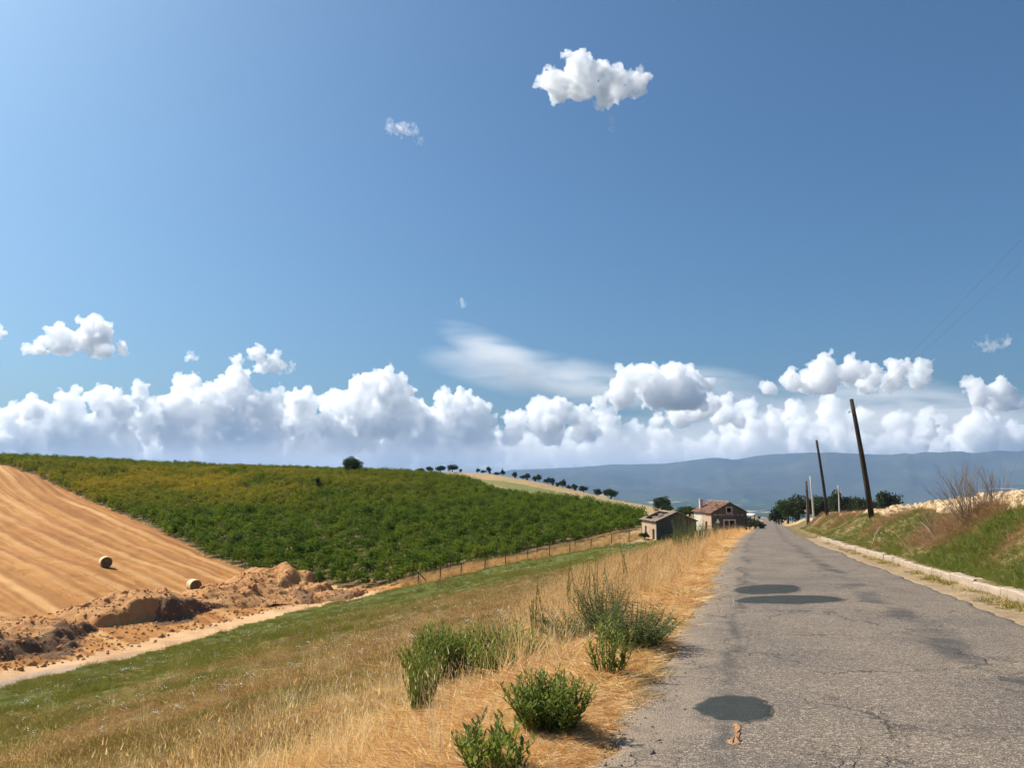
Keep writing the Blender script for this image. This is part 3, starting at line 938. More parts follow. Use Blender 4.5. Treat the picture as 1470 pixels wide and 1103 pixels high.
def veil(px, py, rx, ry, depth, Y, label, mat='veil', rot=0.0):
    c = at(px, py, Y); k = Y / F
    b = bmesh.new(); bmesh.ops.create_icosphere(b, subdivisions=4, radius=1)
    me = bpy.data.meshes.new('cloud'); b.to_mesh(me); b.free(); me.materials.append(MAT[mat])
    o = link(bpy.data.objects.new('cloud', me))
    o.location = c; o.scale = (rx * k, depth * k, ry * k); o.rotation_euler = (0, rot, 0)
    return tag(o, label, 'cloud', 'clouds in the summer sky')

NEAR, MID, FARC = 9000, 21000, 27000
cloud([(830, 98, 30), (806, 118, 30), (835, 118, 34), (862, 122, 34), (890, 122, 30), (915, 124, 22), (784, 116, 16), (870, 138, 20), (926, 112, 12)], NEAR + 9000, 'lone white puffy cloud high in the deep blue sky', 'small_cumulus', 1.3, 1, disp=4)
cloud([(560, 184, 10), (574, 182, 14), (588, 190, 12), (601, 206, 7)], NEAR + 9000, 'tiny wispy cloud left of the lone high cloud', 'wisp', 1.0, 2, disp=8)
cloud([(876, 172, 6), (878, 180, 7), (880, 187, 5)], NEAR + 9000, 'scrap of vapour just below the lone high cloud', 'wisp', 1.0, 3, disp=6)
cloud([(664, 438, 8), (655, 436, 4)], MID, 'faint small scrap of cloud above the long veil', 'wisp', 1.0, 4, disp=6)
cloud([(56, 492, 15), (90, 482, 20), (132, 470, 22), (150, 482, 22), (112, 490, 20), (172, 497, 10)], MID, 'puffy white cloud with flat base at upper left', 'cumulus', 1.4, 5, 512)
cloud([(272, 511, 9), (276, 505, 5)], MID, 'small faint puff between the two left upper clouds', 'wisp', 1.0, 6, disp=6)
cloud([(345, 518, 12), (372, 510, 18), (398, 517, 16), (420, 526, 9)], MID, 'soft grey-white cloud floating above the left cloud bank', 'cumulus', 1.3, 7, 537, disp=6)
cloud([(0, 474, 9), (-8, 480, 12)], MID, 'fragment of cloud cut by the left picture edge', 'cumulus', 1.4, 8)
cloud([(10, 600, 26), (60, 592, 28), (105, 582, 26), (148, 578, 28), (185, 588, 26), (40, 615, 26), (130, 610, 30), (-40, 600, 30)], MID + 1500, 'low cumulus bank at the far left edge', 'cumulus', 1.5, 9, 672)
cloud([(222, 590, 30), (262, 568, 34), (300, 590, 36), (338, 556, 30), (352, 588, 38), (388, 590, 30), (310, 570, 24), (260, 610, 34), (400, 612, 26)], MID, 'tallest billowing cumulus of the left cloud bank', 'cumulus', 1.4, 10, 676)
cloud([(440, 582, 28), (432, 570, 16), (478, 585, 30), (524, 562, 32), (556, 558, 30), (580, 585, 32), (604, 596, 26), (520, 600, 38), (470, 608, 26)], MID + 500, 'broad cumulus heap in the middle of the left bank', 'cumulus', 1.4, 11, 676)
cloud([(640, 574, 18), (666, 576, 22), (686, 592, 24), (700, 606, 18), (652, 602, 26), (624, 612, 24)], MID + 900, 'cumulus tower at the right end of the left bank', 'cumulus', 1.4, 12, 676)
cloud([(742, 604, 22), (772, 590, 24), (800, 588, 24), (828, 602, 22), (790, 612, 26), (850, 600, 14)], MID + 600, 'white cumulus lump under the pale veil', 'cumulus', 1.4, 13, 640)
cloud([(900, 545, 26), (935, 552, 34), (968, 546, 32), (1000, 552, 24), (985, 572, 24), (940, 570, 28), (885, 565, 14)], MID - 1000, 'brightest big cumulus above the mountains', 'cumulus', 1.5, 14, 592)
cloud([(975, 598, 22), (1005, 588, 26), (1040, 596, 22), (1060, 606, 14), (945, 606, 16)], MID, 'shaded cumulus just below the brightest cloud', 'cumulus', 1.5, 15, 616)
cloud([(1100, 560, 16), (1135, 548, 22), (1180, 532, 28), (1215, 536, 26), (1250, 540, 20), (1285, 532, 20), (1322, 530, 18), (1160, 552, 20)], MID - 500, 'long white cloud above the leaning poles', 'cumulus', 1.5, 16, 566)
cloud([(1402, 556, 18), (1428, 560, 22), (1446, 572, 14)], MID - 500, 'round cumulus top near the right edge', 'cumulus', 1.5, 17, 590)
cloud([(1395, 498, 7), (1420, 495, 13), (1440, 491, 11)], MID, 'small flat cloud at the upper right edge', 'wisp', 1.2, 18, disp=6)
cloud([(1326, 596, 13), (1332, 610, 14), (1318, 604, 8)], MID + 800, 'little round cumulus turret right of the tall pole', 'cumulus', 1.3, 19, 632)
cloud([(1378, 618, 20), (1398, 606, 20), (1428, 616, 24), (1460, 626, 24), (1410, 634, 26), (1490, 632, 26)], MID + 900, 'cumulus heap resting on the mountain at right', 'cumulus', 1.5, 20, 662)
cloud([(1180, 634, 20), (1206, 622, 16), (1236, 636, 20), (1268, 632, 14), (1290, 630, 16), (1312, 642, 18), (1345, 646, 18)], MID + 1800, 'row of small cumulus just behind the tall pole', 'far_cumulus', 1.5, 21, 664)
cloud([(1050, 634, 22), (1085, 626, 20), (1120, 622, 18), (1150, 616, 20), (1110, 644, 24), (1160, 640, 22), (1075, 598, 16), (1110, 596, 16)], MID + 1400, 'grey-based cumulus group over the road vanishing point', 'far_cumulus', 1.5, 22, 664)
cloud([(205, 560, 16), (180, 596, 24), (240, 600, 28), (415, 596, 24), (400, 560, 12), (290, 612, 28), (150, 616, 26), (340, 616, 28)], FARC - 1500, 'hazier cumulus filling the left bank from behind', 'far_cumulus', 1.4, 31, 680)
cloud([(615, 612, 22), (640, 628, 22), (585, 626, 24), (540, 630, 26), (480, 626, 24), (710, 626, 18), (735, 636, 18), (675, 634, 22)], FARC - 1500, 'hazier cumulus filling the middle of the bank from behind', 'far_cumulus', 1.4, 32, 680)
cloud([(840, 618, 20), (868, 602, 22), (880, 628, 22), (910, 620, 20), (945, 626, 18), (800, 632, 18), (860, 575, 14)], FARC - 1500, 'hazier cumulus left of the brightest cloud', 'far_cumulus', 1.4, 33, 676)
cloud([(1040, 578, 16), (1070, 590, 20), (1100, 606, 22), (1140, 596, 22), (1185, 590, 22), (1230, 602, 24), (1280, 606, 22), (1345, 612, 20), (1210, 622, 24), (1060, 616, 22), (1160, 620, 24)], FARC - 2500, 'wide hazy cumulus group behind the leaning poles', 'far_cumulus', 1.4, 34, 664)
def low_row(x0, x1, y0, seed):
    R_ = random.Random(seed); out = []; x = x0
    while x < x1:
        r = R_.choice((7, 9, 12, 16, 20)) * R_.uniform(.8, 1.2)
        out.append((x, y0 + R_.uniform(-9, 6) - r * .3, r)); x += r * R_.uniform(.7, 1.3)
    return out
cloud(low_row(-40, 400, 640, 1), FARC + 2000, 'flat hazy cloud layer low over the stubble hill', 'far_cumulus', 1.5, 24, 668, disp=3)
cloud(low_row(735, 1040, 646, 3), FARC, 'low line of small cumulus along the mountain crest', 'far_cumulus', 1.4, 23, 676, disp=3)
cloud(low_row(410, 720, 646, 2), FARC + 2000, 'flat hazy cloud layer low over the vineyard', 'far_cumulus', 1.5, 25, 672, disp=3)
veil(800, 545, 215, 38, 90, FARC + 4000, 'long thin pale veil of high cloud', rot=rad(10))
veil(705, 500, 95, 26, 60, FARC + 4000, 'feathery tail of the pale veil', rot=rad(22))
veil(990, 562, 130, 40, 80, FARC + 4200, 'pale veil behind the brightest cumulus', rot=rad(2))
veil(1230, 585, 190, 52, 100, FARC + 3000, 'pale sheet of thin cloud behind the tall pole')
veil(1400, 600, 130, 50, 80, FARC + 3000, 'pale sheet of thin cloud at the right edge')

veil(150, 640, 560, 40, 200, MID + 4500, 'hazy white cloud band low on the left horizon', 'mist')
veil(330, 672, 640, 50, 120, MID - 3500, 'thin bright mist at the foot of the left cloud bank', 'mist')
veil(1000, 672, 640, 46, 120, MID - 3500, 'thin bright mist at the foot of the right clouds', 'mist')
veil(700, 646, 420, 34, 200, MID + 4500, 'hazy white cloud band low on the middle horizon', 'mist')
veil(1250, 630, 520, 50, 200, MID + 4500, 'hazy white cloud band low on the right horizon', 'mist')

# ------------------------------------------------------------------ scattering of ground cover (stuff nobody could count)
def scatter(name, P, rot, scl, protos, label, cat, tint=None, seed=0):
    """one object: points that carry copies of a few tuft meshes"""
    P = np.asarray(P, np.float32)
    n = len(P)
    me = bpy.data.meshes.new(name)
    me.vertices.add(n); me.vertices.foreach_set('co', P.ravel())
    def att(nm, typ, key, val):
        a = me.attributes.new(nm, typ, 'POINT'); a.data.foreach_set(key, np.asarray(val).ravel())
    att('rot', 'FLOAT_VECTOR', 'vector', np.asarray(rot, np.float32))
    att('scl', 'FLOAT_VECTOR', 'vector', np.asarray(scl if np.ndim(scl) == 2 else np.repeat(np.asarray(scl)[:, None], 3, 1), np.float32))
    att('pick', 'INT', 'value', np.random.default_rng(seed).integers(0, len(protos), n).astype(np.int32))
    att('tint', 'FLOAT', 'value', np.asarray(tint if tint is not None else np.zeros(n), np.float32))
    col = bpy.data.collections.new(name + '_tufts')
    for p in protos:
        col.objects.link(p)
    o = link(bpy.data.objects.new(name, me))
    ng = bpy.data.node_groups.new(name, 'GeometryNodeTree')
    ng.interface.new_socket('Geometry', in_out='INPUT', socket_type='NodeSocketGeometry')
    ng.interface.new_socket('Geometry', in_out='OUTPUT', socket_type='NodeSocketGeometry')
    gi, go = ng.nodes.new('NodeGroupInput'), ng.nodes.new('NodeGroupOutput')
    iop = ng.nodes.new('GeometryNodeInstanceOnPoints')
    ci = ng.nodes.new('GeometryNodeCollectionInfo')
    ci.inputs['Collection'].default_value = col
    ci.inputs['Separate Children'].default_value = True
    ci.inputs['Reset Children'].default_value = True
    def na(nm, typ):
        q = ng.nodes.new('GeometryNodeInputNamedAttribute'); q.data_type = typ; q.inputs['Name'].default_value = nm
        return q.outputs['Attribute']
    eu = ng.nodes.new('FunctionNodeEulerToRotation')
    L = ng.links.new
    L(gi.outputs[0], iop.inputs['Points']); L(ci.outputs[0], iop.inputs['Instance'])
    iop.inputs['Pick Instance'].default_value = True
    L(na('pick', 'INT'), iop.inputs['Instance Index'])
    L(na('rot', 'FLOAT_VECTOR'), eu.inputs[0]); L(eu.outputs[0], iop.inputs['Rotation'])
    L(na('scl', 'FLOAT_VECTOR'), iop.inputs['Scale'])
    L(iop.outputs[0], go.inputs[0])
    m = o.modifiers.new('scatter', 'NODES'); m.node_group = ng
    return tag(o, label, cat, kind='stuff')

def proto(name, V_, F_, mat, smooth=False):
    me = bpy.data.meshes.new(name); me.from_pydata(V_, [], F_); me.materials.append(mat); me.update()
    return bpy.data.objects.new(name, me)

def blade(V_, F_, base, d, length, width, droop, segs=3, R_=random):
    """one grass blade: a tapering strip that bends over"""
    d = Vector(d).normalized(); p = Vector(base)
    side = d.cross(Vector((R_.uniform(-1, 1), R_.uniform(-1, 1), 0.2))).normalized()
    o = len(V_)
    for i in range(segs + 1):
        w = width * (1 - (i / segs) ** 1.5) + width * 0.08
        V_.append(tuple(p - side * w * .5)); V_.append(tuple(p + side * w * .5))
        d = (d + Vector((0, 0, -droop / segs))).normalized()
        p = p + d * (length / segs)
    for i in range(segs):
        a = o + 2 * i
        F_.append((a, a + 1, a + 3, a + 2))

def tuft(name, mat, n, rad_, lmin, lmax, width, lean, droop, seed, head=0.0, segs=3):
    R_ = random.Random(seed); V_, F_ = [], []
    for i in range(n):
        a, q = R_.uniform(0, 6.283), rad_ * math.sqrt(R_.random())
        b = (q * math.cos(a), q * math.sin(a), -0.01)
        a2 = R_.uniform(0, 6.283); l = R_.uniform(*lean)
        d = (math.cos(a2) * l, math.sin(a2) * l, 1.0 - 0.55 * min(l, 1.7))
        ln = R_.uniform(lmin, lmax)
        blade(V_, F_, b, d, ln, width * R_.uniform(.7, 1.3), droop * R_.uniform(.3, 1.5), segs, R_)
        if R_.random() < head:                               # a seed head near the tip
            t = Vector(V_[-1])
            blade(V_, F_, t - Vector((0, 0, 0.02)), (R_.uniform(-.3, .3), R_.uniform(-.3, .3), 1), 0.055, 0.008, 0.6, 2, R_)
    return proto(name, V_, F_, mat)

rng = np.random.default_rng(11)
def cloud_points(n, r0, r1, a0=-40, a1=40, power=1.0):
    """random places, denser towards the viewer's end of the field"""
    a = np.radians(rng.uniform(a0, a1, n))
    u = rng.random(n)
    if power == 1.0: r = np.exp(np.log(r0) + u * np.log(r1 / r0))
    else: r = (r0 ** (1 - power) + u * (r1 ** (1 - power) - r0 ** (1 - power))) ** (1 / (1 - power))
    return r * np.sin(a), r * np.cos(a)
def finish(x, y, lift=0.0):
    return np.stack([x, y, height(x, y) + lift], -1)
def spin(n, tilt=0.12):
    return np.stack([rng.normal(0, tilt, n), rng.normal(0, tilt, n), rng.uniform(0, 6.283, n)], -1)

def free_verge(x, y):
    tt = x - road_line(np.minimum(y, 262))
    return tt < ROAD_L - 0.02 + vnoise(y / 0.5, x * 0, 8) * 0.35 + vnoise(y / 3.0, x * 0, 9) * 0.4

# --- straw on the verge
x, y = cloud_points(75000, 3.6, 120, -38, 24)
rg = region(x, y); s = straw_amount(x, y)
k = free_verge(x, y) & ((rg == 1) | (rg == 0) | (rg == 5)) & (rng.random(len(x)) < s * 0.95 + 0.02) & (y < 125)
x, y = x[k], y[k]
MAT['straw_old'] = leaf_mat('old_straw', (0.66, 0.37, 0.16), (0.80, 0.50, 0.25), (0.50, 0.26, 0.105), 0.3)
MAT['straw_pale'] = leaf_mat('pale_straw', (0.90, 0.70, 0.45), (0.95, 0.80, 0.58), None, 0.35)
flat = [tuft('straw_mat', MAT[('straw', 'straw', 'straw_old', 'straw', 'straw_pale', 'straw_old')[i]], 64 if i != 4 else 26, 0.22, 0.08, 0.32, 0.0052, (1.25, 1.80), 0.15, i) for i in range(6)]
up = [tuft('straw_tuft', MAT['straw' if i % 2 else 'straw_pale'], 26, 0.18, 0.08, 0.30, 0.003, (0.3, 1.7), 0.8, 20 + i, 0.2) for i in range(4)]
j = rng.random(len(x)) < 0.80
dd = np.hypot(x, y)
grow = (0.75 + np.clip(dd / 45, 0, 0.8)) * np.clip(.85 + .9 * fbm(x / 1.6, y / 1.6, 3, 58), .45, 1.5)
scatter('dry_straw', finish(x[j], y[j], 0.01), spin(j.sum()), (grow * rng.uniform(.7, 1.35, len(x)))[j], flat, 'matted dry straw lying along the left road verge', 'straw', seed=1)
j = ~j & (rng.random(len(x)) < np.where((x - road_line(y)) > -2.2, 0.15, 0.75) * np.clip(.5 + 1.6 * fbm(x / 1.1, y / 1.1, 3, 57), 0, 1))
scatter('dry_grass', finish(x[j], y[j]), spin(j.sum()), (grow * rng.uniform(.6, 1.25, len(x)))[j], up, 'upright dry yellow grass on the left road verge', 'grass', seed=2)
# tall dry stand further down the verge
x, y = cloud_points(26000, 9, 112, 0, 20, 1.0)
tt = x - road_line(y)
k = (tt > -8.5) & (tt < -1.9) & free_verge(x, y) & (rng.random(len(x)) < np.clip(0.22 + 1.8 * fbm(x / 2.6, y / 2.6, 3, 88) + sstep(20, 36, y) * 0.6, 0, 1) * sstep(-1.8, -3.2, tt))
x, y = x[k], y[k]
tall = [tuft('tall_straw', MAT['straw'], 34, 0.16, 0.30, 0.72, 0.0055, (0.08, 0.6), 0.5, 40 + i, 0.6) for i in range(4)] + [tuft('tall_weed', MAT['seed'], 30, 0.16, 0.3, 0.7, 0.006, (0.08, 0.6), 0.5, 50 + i, 0.8) for i in range(2)]
scatter('tall_dry_grass', finish(x, y), spin(len(x)), rng.uniform(.6, 1.3, len(x)) * (1 + .35 * sstep(24, 50, y)), tall, 'tall dry grass stand between slope and road', 'grass', seed=3)
# single dry stems standing above the straw
x, y = cloud_points(5200, 5.2, 60, -36, 22, 1.0)
s = straw_amount(x, y); tt = x - road_line(y)
k = (region(x, y) == 1) & (tt < -1.9) & (rng.random(len(x)) < .10 + .7 * np.clip(2.2 * fbm(x / 1.3, y / 1.3, 3, 99), 0, 1))
stalks = [tuft('stalk_tuft', MAT['straw_pale' if i % 2 else 'straw'], 9, 0.14, 0.35, 0.85, 0.0042, (0.05, 0.55), 0.35, 150 + i, 0.9, 4) for i in range(5)]
scatter('dry_stalks', finish(x[k], y[k]), spin(k.sum(), .15), rng.uniform(.55, 1.1, k.sum()), stalks, 'thin pale dry stalks standing over the straw', 'stalks', seed=22)
# --- brownish meadow on the slope
x, y = cloud_points(90000, 6, 105, -40, 20, 0.85)
rg = region(x, y); s = straw_amount(x, y); g = green_amount(x, y)
k = (rg == 1) & (y < 112)
x, y, s, g = x[k], y[k], s[k], g[k]
u = rng.random(len(x))
mix_g = np.clip(g * 0.82 + 0.04 + 0.34 * sstep(14, 48, np.hypot(x, y)) + 0.95 * fbm(x / 4, y / 4, 3, 61), 0, 1)
isg = rng.random(len(x)) < mix_g
k1 = (~isg) & (u > s * 0.98)
k2 = isg & (u > s * 0.96)
mead = [tuft('meadow_tuft', MAT['seed'], 52, 0.26, 0.08, 0.32, 0.0034, (0.3, 1.7), 0.7, 60 + i, 0.35) for i in range(4)] + [tuft('pale_tuft', MAT['straw'], 24, 0.26, 0.12, 0.42, 0.0032, (0.3, 1.7), 0.6, 66, 0.5)]
gras = [tuft('green_tuft', MAT['green'], 44, 0.24, 0.08, 0.26, 0.007, (0.2, 1.2), 0.6, 70 + i) for i in range(4)]
gr = (0.8 + np.clip(np.hypot(x, y) / 60, 0, 0.7)) * np.clip(.85 + 1.0 * fbm(x / 2.2, y / 2.2, 3, 59), .4, 1.5)
scatter('meadow_grass', finish(x[k1], y[k1]), spin(k1.sum()), (gr * rng.uniform(.65, 1.25, len(x)))[k1], mead, 'brown seeding meadow grass covering the left slope', 'grass', seed=4)
scatter('green_grass', finish(x[k2], y[k2]), spin(k2.sum()), (gr * rng.uniform(.6, 1.2, len(x)))[k2], gras, 'green grass at the foot of the slope along the track', 'grass', seed=5)
# rank green weeds standing above the grass at the foot of the slope
x, y = cloud_points(9000, 18, 108, -40, 14, 0.3)
k = (region(x, y) == 1) & (rng.random(len(x)) < green_amount(x, y) * np.clip(2.6 * fbm(x / 3.2, y / 3.2, 3, 64) - .12, 0, 1))
weedt = [tuft('weed_tuft', MAT['green' if i < 2 else 'shrub_dark'], 40, 0.20, 0.22, 0.55, 0.013, (0.15, 1.0), 0.5, 160 + i) for i in range(4)]
scatter('green_weeds', finish(x[k], y[k]), spin(k.sum()), rng.uniform(.7, 1.4, k.sum()), weedt, 'taller green weeds standing in the grass beside the track', 'weeds', seed=23)
# --- white flowers in the green band
V_, F_ = [], []
R_ = random.Random(5)
for i in range(7):
    px_, py_, h = R_.gauss(0, .22), R_.gauss(0, .22), R_.uniform(.30, .48)
    MBt = MB(); MBt.tube([(px_, py_, 0), (px_ + R_.gauss(0, .03), py_, h)], 0.003, 3, False)
    o = len(V_); V_ += MBt.v; F_ += [tuple(i_ + o for i_ in f) for f in MBt.f]
    c = Vector(MBt.v[-1]); o = len(V_); rr_ = R_.uniform(.022, .04)
    V_ += [tuple(c + Vector((math.cos(a) * rr_, math.sin(a) * rr_, R_.uniform(-.01, .012)))) for a in np.linspace(0, 6.283, 7)[:-1]] + [tuple(c + Vector((0, 0, .018)))]
    F_ += [(o + i_, o + (i_ + 1) % 6, o + 6) for i_ in range(6)]
flower = proto('flower', V_, F_, MAT['petal'])
flower.data.materials.append(MAT['stem'])
flower.data.polygons.foreach_set('material_index', [1 if len(f) == 4 else 0 for f in F_])
x, y = cloud_points(12000, 24, 100, -40, 14, 0.4)
g = green_amount(x, y); rg = region(x, y); s = straw_amount(x, y)
band = np.exp(-((dist_path(x, y, BOUND) - 7.0) / 2.0) ** 2) * (0.15 + 1.5 * np.clip(fbm(x / 5, y / 5, 2, 93), 0, 1)) + 0.05
k = (rg == 1) & (rng.random(len(x)) < band) & (s < 0.6)
scatter('white_flowers', finish(x[k], y[k]), spin(k.sum(), .05), rng.uniform(.35, .65, k.sum()), [flower], 'tiny white wildflowers sprinkled along the green band', 'flowers', seed=6)
# --- dry strip along the fence and behind the track
x, y = cloud_points(30000, 60, 128, -8, 12, 0.0)
d = side_path(x, y, [tuple(f[:2]) for f in FENCE])
k = (d > -0.6) & (d < 6.5) & ~inside(x, y, VINE_POLY) & (region(x, y) != 2)

scatter('fence_grass', finish(x[k], y[k]), spin(k.sum()), rng.uniform(.8, 1.5, k.sum()), [mead[0], mead[1], tall[4], tall[0], gras[0]], 'strip of dry grass between the fence and vineyard', 'grass', seed=7)
# --- stubble
x, y = cloud_points(52000, 46, 190, -48, -8, 0.6)
ac = (x - STUB_EDGE[0][0]) * -edge_d[1] + (y - STUB_EDGE[0][1]) * edge_d[0] + 0.0009 * (y - 90) ** 2
k = (region(x, y) == 3) & (rng.random(len(x)) < np.clip(0.10 + .10 * np.sin(ac * 1.5) + 0.8 * fbm(x / 3, y / 3, 3, 71), 0, 1))
MAT['stubble_straw'] = leaf_mat('stubble_straw', (0.48, 0.25, 0.09), (0.62, 0.36, 0.15), (0.38, 0.18, 0.06), 0.3)
stub = [tuft('stubble_tuft', MAT['stubble_straw'], 26, 0.45, 0.06, 0.17, 0.012, (0.1, 1.2), 0.2, 80 + i, 0, 1) for i in range(4)]
scatter('stubble', finish(x[k], y[k]), spin(k.sum(), .05), rng.uniform(.7, 1.5, k.sum()), stub, 'cut straw stubble on the left hill field', 'stubble', seed=8)
# --- right bank
x, y = cloud_points(80000, 7, 115, 12, 46, 0.9)
tt = x - road_line(y)
up_ = sstep(6.6, 8.8, tt + 1.6 * fbm(x / 2.4, y / 2.4, 3, 66))
brown = np.clip(up_ * 1.1 + 0.9 * fbm(x / 1.8, y / 1.8, 3, 67) * 1.1 - 0.22, 0, 1)
brown = np.maximum(brown, .85 * sstep(62, 95, y) * sstep(6.2, 7.6, tt))
ok = (tt > KERB_T + 0.32) & (tt < 8.9) & (y < 118)
isb = rng.random(len(x)) < brown
bankg = [tuft('bank_tuft', MAT['bank_green'], 40, 0.2, 0.12, 0.34, 0.010, (0.2, 1.1), 0.7, 90 + i) for i in range(4)]
bankb = [tuft('brush_tuft', MAT['brush'], 40, 0.22, 0.15, 0.5, 0.007, (0.2, 1.4), 0.5, 96 + i) for i in range(3)]
k = ok & ~isb
scatter('bank_grass', finish(x[k], y[k]), spin(k.sum(), .25), rng.uniform(.4, 1.0, k.sum()) * np.clip(.9 + fbm(x[k] / 1.5, y[k] / 1.5, 3, 47), .5, 1.5), bankg, 'green grass covering the right roadside bank', 'grass', seed=9)
k = ok & isb & (rng.random(len(x)) < .9)
scatter('bank_dead_grass', finish(x[k], y[k]), spin(k.sum(), .3), rng.uniform(.5, 1.1, k.sum()) * np.where(tt[k] > 8.0, .6, .8), bankb, 'brown dead weeds along the top of the right bank', 'weeds', seed=10)
# gutter grass
x, y = cloud_points(26000, 9, 62, 14, 44, 0.8)
tt = x - road_line(y)
k = (tt > ROAD_R + .1) & (tt < KERB_T - .02) & (rng.random(len(x)) < np.clip(sstep(4.25, 4.8, tt) * (0.15 + 2.4 * fbm(x / 1.2, y / 2.2, 3, 37) + sstep(18, 11, y) * .8), 0, 1))
gut = [tuft('gutter_tuft', MAT['green'], 26, 0.10, 0.06, 0.20, 0.007, (0.2, 1.1), 0.6, 110 + i) for i in range(2)] + [tuft('gutter_straw', MAT['straw'], 26, 0.11, 0.06, 0.18, 0.006, (0.4, 1.5), 0.5, 115)]
scatter('gutter_grass', finish(x[k], y[k]), spin(k.sum()), rng.uniform(.7, 1.3, k.sum()), gut, 'thin grass growing in the gutter before the kerb', 'grass', seed=11)
# --- clods of the ploughed field
def rock(name, mat, seed, n=2):
    b = bmesh.new(); bmesh.ops.create_icosphere(b, subdivisions=n, radius=1)
    R_ = random.Random(seed); f = [R_.uniform(-9, 9) for _ in range(3)]
    for v in b.verts:
        c = v.co
        q = float(fbm(np.array([c.x * 1.1 + f[0] + c.z]), np.array([c.y * 1.1 + f[1] - c.z * .7]), 3, seed)[0])
        v.co = c * (1 + 0.75 * q); v.co.z *= 0.72
    me = bpy.data.meshes.new(name); b.to_mesh(me); b.free(); me.materials.append(mat)
    return bpy.data.objects.new(name, me)
x, y = cloud_points(110000, 14, 110, 20, 48, 0.75)
tt = x - road_line(y)
k = (tt > 8.4 + vnoise(x, y, 4)) & (tt < 60)
x, y = x[k], y[k]
clods = [rock('clod', MAT['plough'], 200 + i) for i in range(6)]
sz = np.exp(rng.normal(-2.55, .5, len(x)))
scatter('plough_clods', finish(x, y, 0.02), rng.uniform(0, 6.283, (len(x), 3)), sz, clods, 'pale dry clods of the ploughed field above the bank', 'clods', seed=12)
# loose grit along the broken edge of the asphalt
x, y = cloud_points(16000, 4, 60, 0, 26, 1.0)
tt = x - road_line(y)
k = (np.abs(tt - ROAD_L - .12) < rng.exponential(.22, len(x))) & (tt < ROAD_L + 0.9)
MAT['grit'] = m_soil('grit', (0.16, 0.13, 0.10), (0.25, 0.20, 0.155), (0.36, 0.29, 0.22), 6)
x, y = x[k], y[k]
zz = np.where((x - road_line(y)) > ROAD_L + .1, road_z(y) + 0.015, height(x, y))
grit = [rock('stone_chip', MAT['grit'], 220 + i, 1) for i in range(4)]
scatter('loose_grit', np.stack([x, y, zz], -1), rng.uniform(0, 6.283, (len(x), 3)), np.exp(rng.normal(-4.8, .45, len(x))), grit, 'loose stone chips along the broken road edge', 'grit', seed=13)

# ------------------------------------------------------------------ vineyard
def leaf_quad(V_, F_, c, size, R_, up=0.4, narrow=0.75):
    n = Vector((R_.gauss(0, 1), R_.gauss(0, 1), R_.gauss(up, .8))).normalized()
    u = n.orthogonal().normalized(); u.rotate(Matrix.Rotation(R_.uniform(0, 6.283), 3, n)); w = n.cross(u)
    o = len(V_); s = size * R_.uniform(.65, 1.3)
    V_ += [tuple(c - u * s), tuple(c + w * s * narrow - n * s * .2), tuple(c + u * s), tuple(c - w * s * narrow - n * s * .2)]
    F_.append((o, o + 1, o + 2, o + 3))
vines = []
for i in range(6):
    R_ = random.Random(300 + i); V_, F_ = [], []
    shoots = [(R_.uniform(-.6, .6), R_.gauss(0, .18), R_.uniform(1.1, 1.95)) for _ in range(10)]
    for q in range(210):
        sx, sy, h = R_.choice(shoots)
        t = R_.random() ** .7
        c = Vector((sx + R_.gauss(0, .16), sy * (0.6 + t) + R_.gauss(0, .20), 0.30 + (h - .3) * t + R_.gauss(0, .05)))
        leaf_quad(V_, F_, c, 0.115, R_, 0.5)
    vines.append(proto('vine', V_, F_, MAT['vine']))
fd = np.array(FENCE[-1][:2]) - np.array(FENCE[0][:2]); fd /= np.linalg.norm(fd)
fn = np.array([-fd[1], fd[0]])
u0 = np.arange(-190, 120, 1.05); v0 = np.arange(-60, 190, 2.35)
UU, VV2 = np.meshgrid(u0, v0)
UU = UU + rng.normal(0, .16, UU.shape); VV2 = VV2 + rng.normal(0, .14, VV2.shape)
x = (FENCE[0][0] + UU * fd[0] + VV2 * fn[0]).ravel(); y = (FENCE[0][1] + UU * fd[1] + VV2 * fn[1]).ravel()
k = inside(x, y, VINE_POLY) & (x > -0.80 * y)
x, y = x[k], y[k]
gap = fbm(x / 11, y / 11, 3, 120)
k = (rng.random(len(x)) > 0.03) & (np.hypot(x - hit(455, 706).x, y - hit(455, 706).y) > 1.2)
x, y, gap = x[k], y[k], gap[k]
fdir = math.atan2(fd[1], fd[0])
rot = np.stack([rng.normal(0, .05, len(x)), rng.normal(0, .05, len(x)), fdir + rng.normal(0, .12, len(x)) + np.pi * (rng.random(len(x)) < .5)], -1)
sx = rng.uniform(.95, 1.25, len(x)); sz = rng.uniform(.68, 1.22, len(x)) + gap * .3
yel = np.array(hit(190, 690)[:2])
vdx = np.array([x - (-84.0), y - 152.0]); tint = np.clip(np.exp(-((x + 72) / 46.0) ** 2 - ((y - 165) / 32.0) ** 2) * (0.80 + fbm(x / 9, y / 9, 4, 130) * 1.2), 0, 1) ** 1.2
tint *= sstep(112, 138, y)
scatter('vineyard', finish(x, y), rot, np.stack([sx, rng.uniform(.70, 1.0, len(x)), sz], -1), vines, 'green vineyard covering the hillside behind the fence', 'vineyard', tint=np.clip(tint, 0, .95), seed=14)

